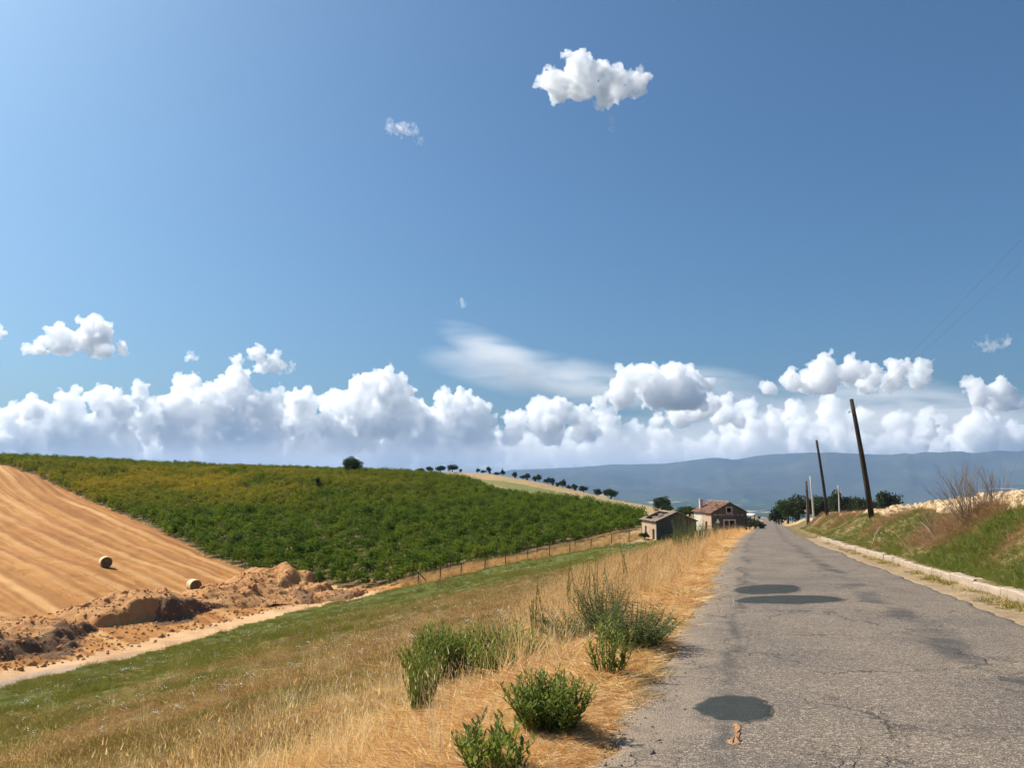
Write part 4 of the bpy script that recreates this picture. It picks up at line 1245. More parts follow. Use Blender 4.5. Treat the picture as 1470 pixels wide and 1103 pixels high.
# ------------------------------------------------------------------ dug earth beside the track
HEAP_PTS = []
def heap(name, path, width, peak, label, seed, mat, cut=0.0, dark=None):
    """an uneven ridge of earth along a path of ground points; cut steepens the side towards the track"""
    P = [np.array(q[:2], float) for q in path]
    seg = [np.linalg.norm(b - a) for a, b in zip(P[:-1], P[1:])]
    L_ = sum(seg)
    nu, nv = max(30, int(L_ / 0.22)), 64
    us = np.linspace(0, 1, nu); vs_ = np.linspace(-1, 1, nv)
    cum = np.r_[0, np.cumsum(seg)] / L_
    cxy = np.stack([np.interp(us, cum, [p[k] for p in P]) for k in (0, 1)], -1)
    tan = np.gradient(cxy, axis=0); tan /= np.linalg.norm(tan, axis=1)[:, None]
    nor = np.stack([-tan[:, 1], tan[:, 0]], -1)
    X = cxy[:, 0][:, None] + nor[:, 0][:, None] * vs_[None] * width; Y = cxy[:, 1][:, None] + nor[:, 1][:, None] * vs_[None] * width
    Vv = np.broadcast_to(vs_[None], X.shape); Uu = np.broadcast_to(us[:, None], X.shape)
    ridge = peak * (0.72 + 1.1 * fbm(Uu * L_ / 7.0, Uu * 0 + seed, 3, seed))
    c = Vv + 0.5 * fbm(X / 3.0, Y / 3.0, 3, seed + 3)
    prof = np.clip(1 - np.abs(c) ** 1.6, 0, 1)
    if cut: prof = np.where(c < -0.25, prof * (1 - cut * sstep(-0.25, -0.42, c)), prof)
    ends = sstep(0, 0.10, Uu) * sstep(1, 0.90, Uu)
    hgt = ridge * prof * ends
    hgt = hgt + (fbm(X / 1.6, Y / 1.6, 5, seed + 9) * 0.36 + fbm(X / 0.5, Y / 0.5, 4, seed + 19) * 0.26) * np.clip(hgt, 0, 1.1)
    Z = height(X, Y) + hgt - 0.22 + 0.22 * np.clip(hgt * 3, 0, 1)
    ii = np.arange(nu * nv).reshape(nu, nv)
    q = np.stack([ii[:-1, :-1], ii[1:, :-1], ii[1:, 1:], ii[:-1, 1:]], -1).reshape(-1, 4)
    me = mesh_of(name, np.stack([X, Y, Z], -1).reshape(-1, 3), q[:, ::-1], [MAT[mat]] + ([MAT[dark]] if dark else []), smooth=True)
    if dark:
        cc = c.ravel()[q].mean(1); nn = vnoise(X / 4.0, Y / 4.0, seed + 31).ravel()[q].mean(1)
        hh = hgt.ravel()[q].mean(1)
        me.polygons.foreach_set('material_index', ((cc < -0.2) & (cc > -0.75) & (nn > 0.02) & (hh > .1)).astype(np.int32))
    HEAP_PTS.append(np.stack([X, Y, Z], -1)[:, :][(hgt > 0.06)])
    return tag(link(bpy.data.objects.new(name, me)), label, 'earth heap', 'heaps of dug earth beside the track')
MAT['spoil_mid'] = m_soil('brown_earth', (0.16, 0.085, 0.04), (0.25, 0.135, 0.068), (0.34, 0.20, 0.10), 0.6, 0.9)
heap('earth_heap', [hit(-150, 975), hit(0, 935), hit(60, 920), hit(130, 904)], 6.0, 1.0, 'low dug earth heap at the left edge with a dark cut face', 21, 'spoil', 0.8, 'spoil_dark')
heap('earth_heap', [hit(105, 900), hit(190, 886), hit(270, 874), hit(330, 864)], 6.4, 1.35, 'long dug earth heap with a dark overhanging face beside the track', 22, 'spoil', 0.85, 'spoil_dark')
heap('earth_heap', [hit(280, 868), hit(350, 862), hit(420, 858), hit(485, 854)], 4.6, 1.3, 'lumpy earth heap between bale and track', 23, 'spoil', 0.3)
heap('earth_heap', [hit(340, 856), hit(395, 847), hit(455, 848)], 5.5, 2.3, 'tallest rounded mound of dug earth below the vineyard', 25, 'spoil')
heap('earth_heap', [hit(410, 862), hit(470, 858), hit(520, 856)], 3.6, 1.5, 'dark cloddy end of the earth heaps at the track bend', 27, 'spoil_mid')
x, y = cloud_points(4500, 46, 92, -42, -9, 0.0)
d = side_path(x, y, [tuple(p) for p in TRACK])
k = (d > 0.8) & (d < 10.5) & (rng.random(len(x)) < np.clip(1.2 - d / 10, 0.1, 1))
x, y, d = x[k], y[k], d[k]
dg_z = height(x, y) + 0.0
hp = np.concatenate(HEAP_PTS); hp = hp[rng.random(len(hp)) < 5200 / len(hp)] + rng.normal(0, .06, (1, 3)) * 0
lp = np.concatenate([np.stack([x, y, dg_z + 0.02], -1), hp])
ls = np.exp(np.concatenate([rng.normal(-2.6, .5, len(x)), rng.normal(-2.95, .6, len(hp))]))
lumps = [rock('earth_lump', MAT['spoil'], 240 + i, 2) for i in range(4)]
scatter('earth_lumps', lp, rng.uniform(0, 6.283, (len(lp), 3)), ls, lumps, 'crumbled earth lumps strewn around the heaps', 'earth', seed=15)

MAT['bale_end'] = m_soil('shaded_straw_end', (0.10, 0.062, 0.032), (0.17, 0.11, 0.06), (0.24, 0.16, 0.09), 3.0)  # shade on the bale ends is put into this darker straw colour
# ------------------------------------------------------------------ straw bales
def bale(loc, yaw, label):
    root = empty('straw_bale', loc, yaw)
    r, w = 0.62, 1.15
    m = MB(); n, ns = 40, 12
    R_ = random.Random(int(loc[0] * 10))
    V_, F_ = [], []
    for j in range(ns + 1):
        x = -w / 2 + w * j / ns
        e = 1 - 0.05 * (abs(2 * j / ns - 1) ** 8)
        for i in range(n):
            a = 2 * math.pi * i / n
            q = r * e * (1 + 0.012 * math.sin(j * 2.2) + R_.uniform(-.012, .012))
            V_.append((x, q * math.cos(a), r + q * math.sin(a) - .04 * (math.sin(a) < -.85)))
    for j in range(ns):
        for i in range(n):
            a, b = j * n + i, j * n + (i + 1) % n
            F_.append((a, b, b + n, a + n))
    m.add(V_, F_).build('wrapped_side', MAT['bale'], root, True)
    for s in (-1, 1):                                        # rolled ends: rings of straw
        m = MB(); V_, F_ = [], []
        rings = 11
        for j in range(rings):
            f = 1 - j / rings
            for i in range(n):
                a = 2 * math.pi * i / n
                q = r * 0.95 * f
                V_.append((s * (w / 2 + (0.025 if j % 2 else -0.005) - 0.0 + R_.uniform(-.012, .012)), q * math.cos(a + .3 * f), r + q * math.sin(a + .3 * f)))
        V_.append((s * w / 2, 0, r))
        for j in range(rings - 1):
            for i in range(n):
                F_.append((j * n + i, j * n + (i + 1) % n, (j + 1) * n + (i + 1) % n, (j + 1) * n + i))
        for i in range(n): F_.append(((rings - 1) * n + i, (rings - 1) * n + (i + 1) % n, len(V_) - 1))
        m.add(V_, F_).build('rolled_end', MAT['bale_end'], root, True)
    return tag(root, label, 'bale', 'round bales on the stubble field')
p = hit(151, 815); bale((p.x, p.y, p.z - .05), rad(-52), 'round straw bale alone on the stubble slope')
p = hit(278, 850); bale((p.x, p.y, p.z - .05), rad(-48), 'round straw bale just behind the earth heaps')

# ------------------------------------------------------------------ fence
root = tag(empty('wire_fence', FENCE[0]), 'long wire fence of thin wooden posts below the vineyard', 'fence')
R_ = random.Random(3)
tops = []
for i, p in enumerate(FENCE):
    h = 1.45 + R_.uniform(-.15, .2)
    lean = Vector((R_.gauss(0, .06), R_.gauss(0, .06), 0))
    loc = Vector(p) - Vector(FENCE[0])
    m = MB().tube([loc - Vector((0, 0, .3)), loc + lean * .5 + Vector((0, 0, h * .5)), loc + lean + Vector((0, 0, h))], [.065, .06, .05], 7)
    m.build('post', MAT['post_wood'], root)
    tops.append((loc, loc + lean + Vector((0, 0, h))))
loc = tops[0][0]
MB().tube([loc + Vector((0, 0, 1.25)), loc + Vector((fd[0], fd[1], 0)) * 1.3 + Vector((0, 0, float(FENCE[1][2] - FENCE[0][2]) * .1))], .05, 6).build('brace', MAT['post_wood'], root)
for f in (0.4, 0.7, 0.95):
    m = MB()
    m.tube([a + (b - a) * f for a, b in tops], .006, 4)
    m.build('wire', MAT['rust'], root)
# a second short row: vineyard end posts just inside the rows
for i, (px, py, Y, h) in enumerate([(593, 826, 90, 2.1), (646, 812, 93, 2.0), (712, 802, 97, 2.0), (771, 793, 101, 2.1), (826, 783, 105, 2.0)]):
    p = spot(px, py, Y)
    m = MB().tube([(0, 0, -.2), (R_.gauss(0, .05), R_.gauss(0, .05), h)], [.06, .05], 6)
    o = m.build('vineyard_stake', MAT['post_wood']); o.location = p
    tag(o, ['first', 'second', 'third', 'fourth', 'last'][i] + ' dark row-end stake from the left along the vineyard foot', 'stake', 'row-end stakes of the vineyard')

# ------------------------------------------------------------------ houses
def house(name, loc, yaw, W, D, He, Hr, label, gable_holes, side_holes, gmat, smat):
    """local x across the gable (seen front), y back along the eaves"""
    root = tag(empty(name, loc, yaw), label, 'house')
    def wall(loops, frame, mat, holes_mat=None):
        MB().prism(loops, frame, 0.32).build('wall', mat, root)
    rect = lambda x0, x1, z0, z1: [(x0, z0), (x1, z0), (x1, z1), (x0, z1)]
    g = [(-W / 2, -.6), (W / 2, -.6), (W / 2, He), (0, Hr), (-W / 2, He)]
    wall([g] + [rect(*h) for h in gable_holes], lambda u, v, w: (u, w, v), gmat)
    wall([g], lambda u, v, w: (u, D - w, v), gmat)
    wall([rect(.33, D - .33, -.6, He)] + [rect(*h) for h in side_holes], lambda u, v, w: (-W / 2 + w, u, v), smat)
    wall([rect(.33, D - .33, -.6, He)], lambda u, v, w: (W / 2 - w, u, v), smat)
    MB().box((-W / 2 + .3, .3, -.5), (W / 2 - .3, D - .3, -.05)).build('floor_slab', MAT['vine_soil'], root)
    return root

def roof_side(root, W, D, He, Hr, s, mat, over=0.28, holes=(), seed=0, name='roof'):
    """one slope of rounded tiles laid in rows; tiles inside a hole are gone"""
    R_ = random.Random(seed)
    sl = math.hypot(W / 2, Hr - He)
    dirv = Vector((-s * W / 2, 0, Hr - He)).normalized()     # up the slope
    nrm = Vector((s * (Hr - He), 0, W / 2)).normalized()
    e0 = Vector((s * W / 2, 0, He)) - dirv * over
    n_c = int((D + 2 * over) / 0.42); n_r = int((sl + over) / 0.42)
    m = MB()
    for c in range(n_c):
        for r_ in range(n_r):
            yc = -over + (c + .5) * (D + 2 * over) / n_c; tc = (r_ + .5) / n_r
            if any(a <= yc <= b and t0 <= tc <= t1 and R_.random() < pr for a, b, t0, t1, pr in holes): continue
            w_, l_ = (D + 2 * over) / n_c * .54, (sl + over) / n_r * .60
            jit = Vector((R_.gauss(0, .012), R_.gauss(0, .015), R_.gauss(0, .012)))
            o = e0 + dirv * (tc * (sl + over)) + Vector((0, yc, 0)) + jit + nrm * 0.07
            V_ = []
            for t in (-1, 1):
                for a in (-1, -.5, .5, 1):
                    V_.append(o + dirv * l_ * t + Vector((0, a * w_, 0)) + nrm * (0.06 * (1 - a * a) - 0.03 * t))
            m.add(V_, [(0, 1, 5, 4), (1, 2, 6, 5), (2, 3, 7, 6)])
    return m.build(name, mat, root)

def deck(root, W, D, He, Hr, s, mat, span, over=0.2):
    sl = Vector((-s * W / 2, 0, Hr - He)); n = Vector((s * (Hr - He), 0, W / 2)).normalized()
    d = sl.normalized()
    a = Vector((s * W / 2, 0, He)) - d * over
    b = Vector((0, 0, Hr))
    V_ = []
    for y in span:
        V_ += [a + Vector((0, y, 0)), b + Vector((0, y, 0)), b + Vector((0, y, 0)) + n * .06, a + Vector((0, y, 0)) + n * .06]
    return MB().add(V_, [(0, 1, 2, 3), (7, 6, 5, 4), (0, 4, 5, 1), (1, 5, 6, 2), (2, 6, 7, 3), (3, 7, 4, 0)]).build('roof_deck', mat, root)

def frame_of(root, rect, d, mat, y=-0.03, mull=None, name='window_frame'):
    x0, x1, z0, z1 = rect
    m = MB()
    for a, b in (((x0 - d, y, z0 - (d if z0 > .2 else 0)), (x0, y + .2, z1 + d)), ((x1, y, z0 - (d if z0 > .2 else 0)), (x1 + d, y + .2, z1 + d)), ((x0 + .001, y, z1), (x1 - .001, y + .2, z1 + d))):
        m.box(a, b)
    if z0 > .2: m.box((x0 + .001, y, z0 - d), (x1 - .001, y + .2, z0))
    if mull: m.box((mull - .07, y + .05, z0), (mull + .07, y + .15, z1 - .001))
    return m.build(name, mat, root)

HYAW = rad(9)
# the house by the road
p = at(1022, 765, 109)
b = Vector((p.x, p.y, float(road_z(109)) - 0.75))
W2, D2 = 5.3, 6.6
gh = [(-.75, .75, 0.55, 1.95), (-.33, .33, 3.05, 3.72)]
ax = Vector((math.cos(HYAW), math.sin(HYAW), 0))
h2 = house('roadside_house', b + ax * W2 / 2, HYAW, W2, D2, 3.05, 4.45, 'abandoned house with red tiled roof and shaded grey gable beside the road', [gh[0], gh[1]], [(1.5, 2.25, -.1, 1.75), (4.3, 5.2, .3, 1.75)], MAT['shaded_grey_plaster'], MAT['cream'])
for s in (-1, 1):
    deck(h2, W2, D2, 3.05, 4.45, s, MAT['dark'], (-.2, D2 + .2))
    t = roof_side(h2, W2, D2, 3.05, 4.45, s, MAT['tiles'], holes=[(0.2, 2.4, .45, .75, .35), (0, 6, .0, .12, .3)] if s < 0 else (), seed=4, name='tiled_roof_slope')
m = MB()
for i in range(15):
    y = -.2 + i * (D2 + .4) / 14
    m.tube([(0, y, 4.56), (0, y + .45, 4.58)], .11, 7)
m.build('ridge_tiles', MAT['old_tiles'], t)
m = MB().box((-2.1, 5.2, 3.2), (-1.65, 5.6, 4.75)); m.box((-2.17, 5.13, 4.75), (-1.58, 5.67, 4.85)).build('chimney', MAT['white_plaster'], t)
fr = frame_of(h2, gh[0], .16, MAT['frame'], mull=-.02)
fr2 = frame_of(h2, gh[1], .14, MAT['faded'])
MB().box((-.72, .34, .56), (-.1, .37, 1.94)).build('shutter', MAT['post_wood'], fr)
MB().box((-W2 / 2 - .02, 3.35, -.6), (-W2 / 2 - .004, D2 - .34, 2.98)).build('whitewashed_panel', MAT['white_plaster'], h2)
m = MB()
m.box((-W2 / 2 - .03, .0, -.6), (-W2 / 2 + .1, .33, 3.0)); m.build('corner_render', MAT['cream'], h2)
# remains of a painted line of lettering across the gable, worn past reading
R_ = random.Random(9)
m = MB(); xx = -2.3
while xx < 2.2:
    w_ = R_.uniform(.07, .16)
    if not (0.75 < xx < 1.05) and R_.random() < .82:
        z0 = 2.62 + R_.uniform(0, .05); m.box((xx, -.012, z0), (xx + w_ * .45, .01, z0 + R_.uniform(.14, .26)))
        if R_.random() < .5: m.box((xx + w_ * .46, -.011, z0 + R_.uniform(.05, .15)), (xx + w_, .01, z0 + .2))
    xx += w_ + .06
tag(m.build('worn_lettering', MAT['faded'], h2), kind='stuff')
m = MB().box((W2 / 2 + .1, .4, 2.35), (W2 / 2 + 1.7, 3.2, 2.43))
can = empty('lean_to_shelter', h2.location, HYAW)
tag(can, 'small white-roofed lean-to shelter on the right of the roadside house', 'shelter')
V_ = []
for y in (.3, 3.2):
    V_ += [(W2 / 2 + .05, y, 2.35), (W2 / 2 + 1.5, y, 2.75), (W2 / 2 + 1.5, y, 2.83), (W2 / 2 + .05, y, 2.43)]
MB().add(V_, [(0, 1, 2, 3), (7, 6, 5, 4), (0, 4, 5, 1), (1, 5, 6, 2), (2, 6, 7, 3), (3, 7, 4, 0)]).build('sheet_roof', MAT['awning'], can)
for y in (.4, 3.1):
    MB().tube([(W2 / 2 + 1.35, y, -.7), (W2 / 2 + 1.35, y, 2.7)], .06, 6).build('post', MAT['post_wood'], can)
MB().tube([(W2 / 2 + .7, .35, -.7), (W2 / 2 + .7, .35, 2.5)], .05, 6).build('post', MAT['post_wood'], can)

# the ruin below it
p = at(943, 772, 104)
W1, D1 = 5.6, 6.4
b = Vector((p.x, p.y, min(gz(p.x, p.y), at(943, 774, 104).z) + .0))
h1 = house('ruined_house', b + ax * W1 / 2, HYAW, W1, D1, 2.55, 3.75, 'ruined low house with collapsed tiled roof next to the vineyard', [], [(0.85, 1.75, -.2, 1.45), (4.1, 4.85, .1, 1.7)], MAT['shaded_grey_plaster'], MAT['cream'])
roof_side(h1, W1, D1, 2.55, 3.75, -1, MAT['old_tiles'], holes=[(2.6, 5.6, .2, .85, .96), (1.4, 3.0, .35, .9, .55), (0.3, 2.0, .5, .85, .3), (5.4, 6.6, .3, 1.0, .8)], seed=8, name='collapsed_roof_slope')
deck(h1, W1, D1, 2.55, 3.75, -1, MAT['dark'], (-.15, 1.6))
roof_side(h1, W1, D1, 2.55, 3.75, 1, MAT['old_tiles'], holes=[(3, 5, .6, 1, .5)], seed=9, name='tiled_roof_slope')
deck(h1, W1, D1, 2.55, 3.75, 1, MAT['dark'], (-.15, D1 + .1))
for i, y in enumerate((2.1, 3.1, 4.0, 4.9, 5.8)):
    MB().tube([(-W1 / 2 - .1, y, 2.5), (-.15, y + (.3 if i == 2 else 0), 3.68 if i != 2 else 2.6)], .06, 6).build('rafter', MAT['post_wood'], h1)
MB().tube([(0, -.1, 3.66), (0, D1, 3.66)], .09, 7).build('ridge_beam', MAT['post_wood'], h1)

# railing in front of the roadside house
def rail_line(name, pts, label, h=1.1):
    o0 = Vector(pts[0])
    root = tag(empty(name, o0), label, 'railing')
    P = [Vector(q) - o0 for q in pts]
    for q in P: MB().tube([q - Vector((0, 0, .3)), q + Vector((0, 0, h))], .045, 6).build('post', MAT['rust'], root)
    for f in (.55, .98): MB().tube([q + Vector((0, 0, h * f)) for q in P], .025, 5).build('rail', MAT['rust'], root)
    return root
rail_line('iron_railing', [spot(px, 762, Y) for px, Y in ((999, 103), (1012, 102), (1025, 101), (1038, 100), (1050, 99.5), (1060, 99))], 'thin dark iron railing in front of the roadside house', 1.25)
rail_line('iron_railing', [spot(px, 762, Y) for px, Y in ((1074, 118), (1080, 128), (1086, 140))], 'short dark railing between shelter and road', 1.2)

# ------------------------------------------------------------------ poles, wires, signs
def pole(px, Y, py_base, py_top, px_top, r0, mat, label, extra=None, base_z=None):
    b = at(px, py_base, Y); t = at(px_top, py_top, Y)
    gzv = gz(b.x, b.y)
    d = (t - b)
    foot = b + d * ((gzv - b.z) / d.z)
    root = tag(empty('utility_pole', foot), label, 'pole', 'utility poles along the right side of the road')
    top = t - foot
    pts = [top * f for f in (-0.04, .25, .5, .75, 1.0)]
    bend = Vector((.06, 0, 0))
    pts = [q + bend * math.sin(math.pi * i / 4) for i, q in enumerate(pts)]
    MB().tube(pts, [r0 * q for q in (1.08, 1.0, .9, .8, .7)], 12).build('shaft', mat, root, True)
    return root, foot, top
def insul(root, top, pts):
    for i, dx in enumerate(pts):
        q = top + Vector((dx[0], 0, dx[1]))
        MB().tube([q, q + Vector((0, 0, .08)), q + Vector((0, 0, .16))], [.03, .07, .035], 8).build('insulator', MAT['insulator'], root)
pA, fA, tA = pole(1252, 50, 748, 573, 1222, .17, MAT['pole_wood'], 'tallest leaning dark wooden pole nearest the camera')
insul(pA, tA, [(-.2, -.9), (.2, -.7)])
MB().tube([tA + Vector((-.25, 0, -.92)), tA + Vector((.25, 0, -.72))], .02, 6).build('bracket', MAT['rust'], pA)
pB, fB, tB = pole(1187, 86, 736, 632, 1172, .17, MAT['pole_wood'], 'second leaning dark wooden pole, farther along the bank')
insul(pB, tB, [(-.2, -.6), (.2, -.45)])
MB().tube([tB + Vector((-.25, 0, -.62)), tB + Vector((.25, 0, -.47))], .02, 6).build('bracket', MAT['rust'], pB)
pC, fC, tC = pole(1160, 112, 749, 691, 1157, .22, MAT['post_wood'], 'short thick brown stump of a pole near the yield sign')
MB().tube([tC * .76 + Vector((.22, -.02, 0)), tC * .76 + Vector((-.22, -.02, 0))], .05, 6).build('iron_band', MAT['rust'], pC)
pD, fD, tD = pole(1168, 138, 748, 684, 1163, .16, MAT['pole_concrete'], 'tall pale concrete pole behind the brown stump')
MB().tube([tD, tD + Vector((0, 0, .5))], .05, 6).build('metal_tip', MAT['metal'], pD)
pE, fE, tE = pole(1205, 165, 742, 697, 1203, .14, MAT['pole_concrete'], 'pale concrete pole with crossarms among the olive trees')
for z, w_ in ((-.9, .75), (-1.5, .6)):
    MB().box((tE.x - w_, -.05, tE.z + z), (tE.x + w_, .05, tE.z + z + .12)).build('crossarm', MAT['metal'], pE)
    insul(pE, tE, [(-w_ + .1, z + .12), (w_ - .1, z + .12)])
# next pole of the line, beside the camera, carries the wires out of the picture
nx, ny = float(road_line(5)) + 8.2, 5.0
pF = tag(empty('utility_pole', (nx, ny, gz(nx, ny))), 'dark wooden pole beside the camera that holds the overhead wires', 'pole', 'utility poles along the right side of the road')
MB().tube([(0, 0, -.3), (0, 0, 4), (0, 0, 8)], [.18, .16, .13], 12).build('shaft', MAT['pole_wood'], pF, True)
wire_m = N('aluminium_wire').done((0.16, 0.16, 0.17), 0.5, 0.4)
def wire(a, b, sag, label, r=.0035):
    pts = []
    for i in range(25):
        t = i / 24
        q = a.lerp(b, t); q.z -= sag * 4 * t * (1 - t); pts.append(q)
    o = MB().tube(pts, r, 5).build('overhead_wire', wire_m)
    return tag(o, label, 'wire', 'overhead wires between the poles')
aF = Vector((nx, ny, gz(nx, ny) + 7.6))
wire(fA + tA + Vector((-.2, 0, -.8)), aF + Vector((-.2, 0, .2)), .35, 'upper thin overhead wire rising to the right picture edge')
wire(fA + tA + Vector((.2, 0, -.6)), aF + Vector((.2, 0, -.15)), .40, 'lower thin overhead wire rising to the right picture edge')

def sign(loc, yaw, kind, h, label, size=.85):
    root = tag(empty('road_sign', loc, yaw), label, 'sign')
    MB().tube([(0, .03, -.3), (0, .03, h + size * .4)], .035, 8).build('post', MAT['metal'], root)
    s = size / 2; up = 1 if kind == 'up' else -1
    zc = h
    def tri(k): return [(-s * k, zc - up * s * .577 * k), (s * k, zc - up * s * .577 * k), (0, zc + up * s * 1.155 * k)]
    def plate(k, y0, y1, mat, nm, par=root):
        T = tri(k); V_ = [(u, y0, v) for u, v in T] + [(u, y1, v) for u, v in T]
        return MB().add(V_, [(0, 1, 2), (5, 4, 3), (0, 3, 4, 1), (1, 4, 5, 2), (2, 5, 3, 0)]).build(nm, mat, par)
    pl = plate(1.0, -.02, 0.0, MAT['sign_back'] if kind == 'back' else MAT['metal'] if kind == 'up' else MAT['sign_white'], 'plate')
    if kind == 'front':
        plate(.98, -.03, -.022, MAT['sign_red'], 'red_border', pl); plate(.62, -.04, -.032, MAT['sign_white'], 'white_centre', pl)
    return root
sign(spot(1031, 763, 97), rad(-48), 'up', 1.75, 'pale triangular sign before the shaded grey gable', .62)
q = at(1090, 750, 150); sign(Vector((q.x, q.y, gz(q.x, q.y))), rad(-15), 'back', 1.75, 'dark back of a downward triangle sign at the left road edge', .75)
q = at(1157, 750, 150); sign(Vector((q.x, q.y, gz(q.x, q.y))), rad(-16), 'front', 1.75, 'white and red downward triangle yield sign beside the brown pole stump', .75)

# open pipe end half buried in the bank
q = spot(1265, 760, 38.5)
m = MB(); V_, F_ = [], []
for rr_, yy in ((.10, 0), (.14, 0), (.14, .5), (.10, .5)):
    for i in range(18):
        a = 2 * math.pi * i / 18; V_.append((rr_ * math.cos(a), yy, .14 + rr_ * math.sin(a)))
for j in range(3):
    for i in range(18): F_.append((j * 18 + i, j * 18 + (i + 1) % 18, (j + 1) * 18 + (i + 1) % 18, (j + 1) * 18 + i))
o = m.add(V_, F_).build('drain_pipe', MAT['post_wood']); o.location = q - Vector((0, 0, .06)); o.rotation_euler = (0, 0, rad(-22))
tag(o, 'round drain pipe mouth sticking out of the green bank', 'pipe')

# ------------------------------------------------------------------ trees
def crown_mesh(seed, n, clumps, leaf, mat, flat=.95):
    """leaf clumps through the volume of a crown of unit radius centred at height 1"""
    R_ = random.Random(seed); V_, F_ = [], []
    C = []
    for i in range(clumps):
        d = Vector((R_.gauss(0, 1), R_.gauss(0, 1), R_.gauss(0, .8))).normalized() * (R_.random() ** .5) * .72
        C.append((Vector((d.x, d.y, .92 + d.z * flat)), R_.uniform(.22, .42)))
    for i in range(n):
        c, r = R_.choice(C)
        d = Vector((R_.gauss(0, 1), R_.gauss(0, 1), R_.gauss(.15, 1))).normalized() * r * (R_.random() ** .35)
        leaf_quad(V_, F_, c + d, leaf, R_, .5, .8)
    me = bpy.data.meshes.new('crown'); me.from_pydata(V_, [], F_); me.materials.append(mat); me.update()
    return me
def trunk_mesh(seed, mat):
    R_ = random.Random(seed); m = MB()
    m.tube([(0, 0, -.15), (R_.gauss(0, .02), 0, .25), (R_.gauss(0, .05), R_.gauss(0, .05), .6)], [.10, .08, .065], 7)
    for i in range(5):
        a = R_.uniform(0, 6.283); e = Vector((math.cos(a) * R_.uniform(.3, .6), math.sin(a) * R_.uniform(.3, .6), R_.uniform(.9, 1.4)))
        m.tube([(0, 0, .5), tuple(e * .5 + Vector((0, 0, .25))), tuple(e)], [.055, .035, .012], 5)
    me = m.mesh('trunk', mat); return me
CROWNS = [crown_mesh(400 + i, 1500, 17, .075, MAT['olive']) for i in range(5)]
TRUNKS = [trunk_mesh(420 + i, MAT['bark']) for i in range(3)]
MAT['oak'] = leaf_mat('oak_leaves', (0.030, 0.054, 0.015), (0.056, 0.084, 0.022), None, .25)
OAK = crown_mesh(440, 4200, 26, .052, MAT['oak'], .75)
R_ = random.Random(77)
def tree(name, loc, h, w, label, group=None, crown=None, cat='tree'):
    root = tag(empty(name, loc, R_.uniform(0, 6.28)), label, cat, group)
    root.scale = (w / 2, w / 2, h / 1.85)
    for nm, me in (('trunk', R_.choice(TRUNKS)), ('crown', crown or R_.choice(CROWNS))):
        o = link(bpy.data.objects.new(nm, me)); o.parent = root
    return root
def on_skyline(px, py, Y): 
    v = at(px, py, Y); return Vector((v.x, v.y, gz(v.x, v.y) - .1))
tree('oak_tree', on_skyline(507, 676, 190), 5.4, 6.0, 'lone dark round tree on the crest of the vineyard', crown=OAK)
for i, (px, w) in enumerate([(603, 4.2), (617, 4.0), (632, 5.4), (649, 5.6)]):
    tree('oak_tree', on_skyline(px, 679, 318), 2.6 + .35 * i, w, ['leftmost', 'second from left', 'third from left', 'rightmost'][i] + ' of four dark trees on the hilltop beside the lone tree', 'four trees on the hilltop', OAK)
ordn = ['first', 'second', 'third', 'fourth', 'fifth', 'sixth', 'seventh', 'eighth', 'ninth', 'tenth', 'eleventh', 'twelfth', 'thirteenth', 'fourteenth', 'fifteenth', 'sixteenth', 'seventeenth', 'eighteenth', 'nineteenth', 'twentieth', 'last']
OL = [(661, 1.6, 2.0, 322), (686, 2.4, 2.4, 326), (694, 2.0, 3.2, 330), (702, 3.4, 3.0, 324), (714, 1.8, 3.4, 328), (722, 3.2, 2.6, 326), (739, 3.0, 2.8, 322), (750, 2.2, 3.0, 318), (757, 3.2, 3.2, 318), (768, 2.6, 2.8, 320), (774, 3.8, 2.8, 315), (786, 3.0, 4.0, 314), (793, 3.4, 3.0, 310), (801, 2.2, 2.8, 308), (808, 3.8, 3.2, 306), (817, 2.0, 2.8, 304), (825, 3.0, 3.2, 300), (838, 3.2, 4.4, 298), (858, 3.2, 3.6, 292)]
for i, (px, h, w, Y) in enumerate(OL):
    tree('olive_tree', on_skyline(px, 700, Y), h, w, ordn[i] + ' small olive tree from the left along the sloping ridge', 'olive trees in a row on the ridge')
tree('oak_tree', on_skyline(877, 719, 283), 4.2, 7.0, 'low wide dark bush tree at the lower end of the ridge', crown=OAK)
tree('oak_tree', on_skyline(950, 733, 190), 5.0, 5.0, 'round dark green tree standing behind the ruined house', crown=OAK)
tree('shrub_tree', on_skyline(957, 737, 170), 2.6, 3.2, 'low bush at the foot of the tree behind the ruin')
tree('oak_tree', on_skyline(990, 740, 165), 2.7, 6.0, 'wide dark hedge tree behind the chimney', crown=OAK)
tree('shrub_tree', on_skyline(976, 742, 150), 1.9, 5.0, 'light green shrub between the two houses')
OT = [(1118, 192, 4.6, 5.0), (1131, 186, 6.0, 6.2), (1146, 184, 6.2, 6.4), (1161, 190, 5.6, 5.6), (1176, 182, 6.0, 5.6), (1192, 188, 6.2, 5.8), (1207, 178, 6.6, 5.4), (1222, 186, 5.6, 5.4), (1240, 176, 5.2, 5.6), (1258, 182, 4.6, 4.8), (1278, 160, 5.2, 5.6)]
for i, (px, Y, h, w) in enumerate(OT):
    tree('olive_tree', on_skyline(px, 745, Y), h * 1.12, w * 1.08, ('round dark olive tree alone right of the tall pole' if i == 10 else ordn[i] + ' olive tree from the left in the grove beyond the poles'), 'olive grove right of the road', OAK if i % 2 else None)
# dark gap in the vines with a standing bush
q = hit(455, 706)
tree('shrub_tree', Vector((q.x, q.y, gz(q.x, q.y))), 3.0, 2.6, 'single dark bush standing out of the vineyard slope')
# far crest
tree('shrub_tree', on_skyline(112, 664, 215), 2.6, 8.0, 'low dark bush on the far left skyline')

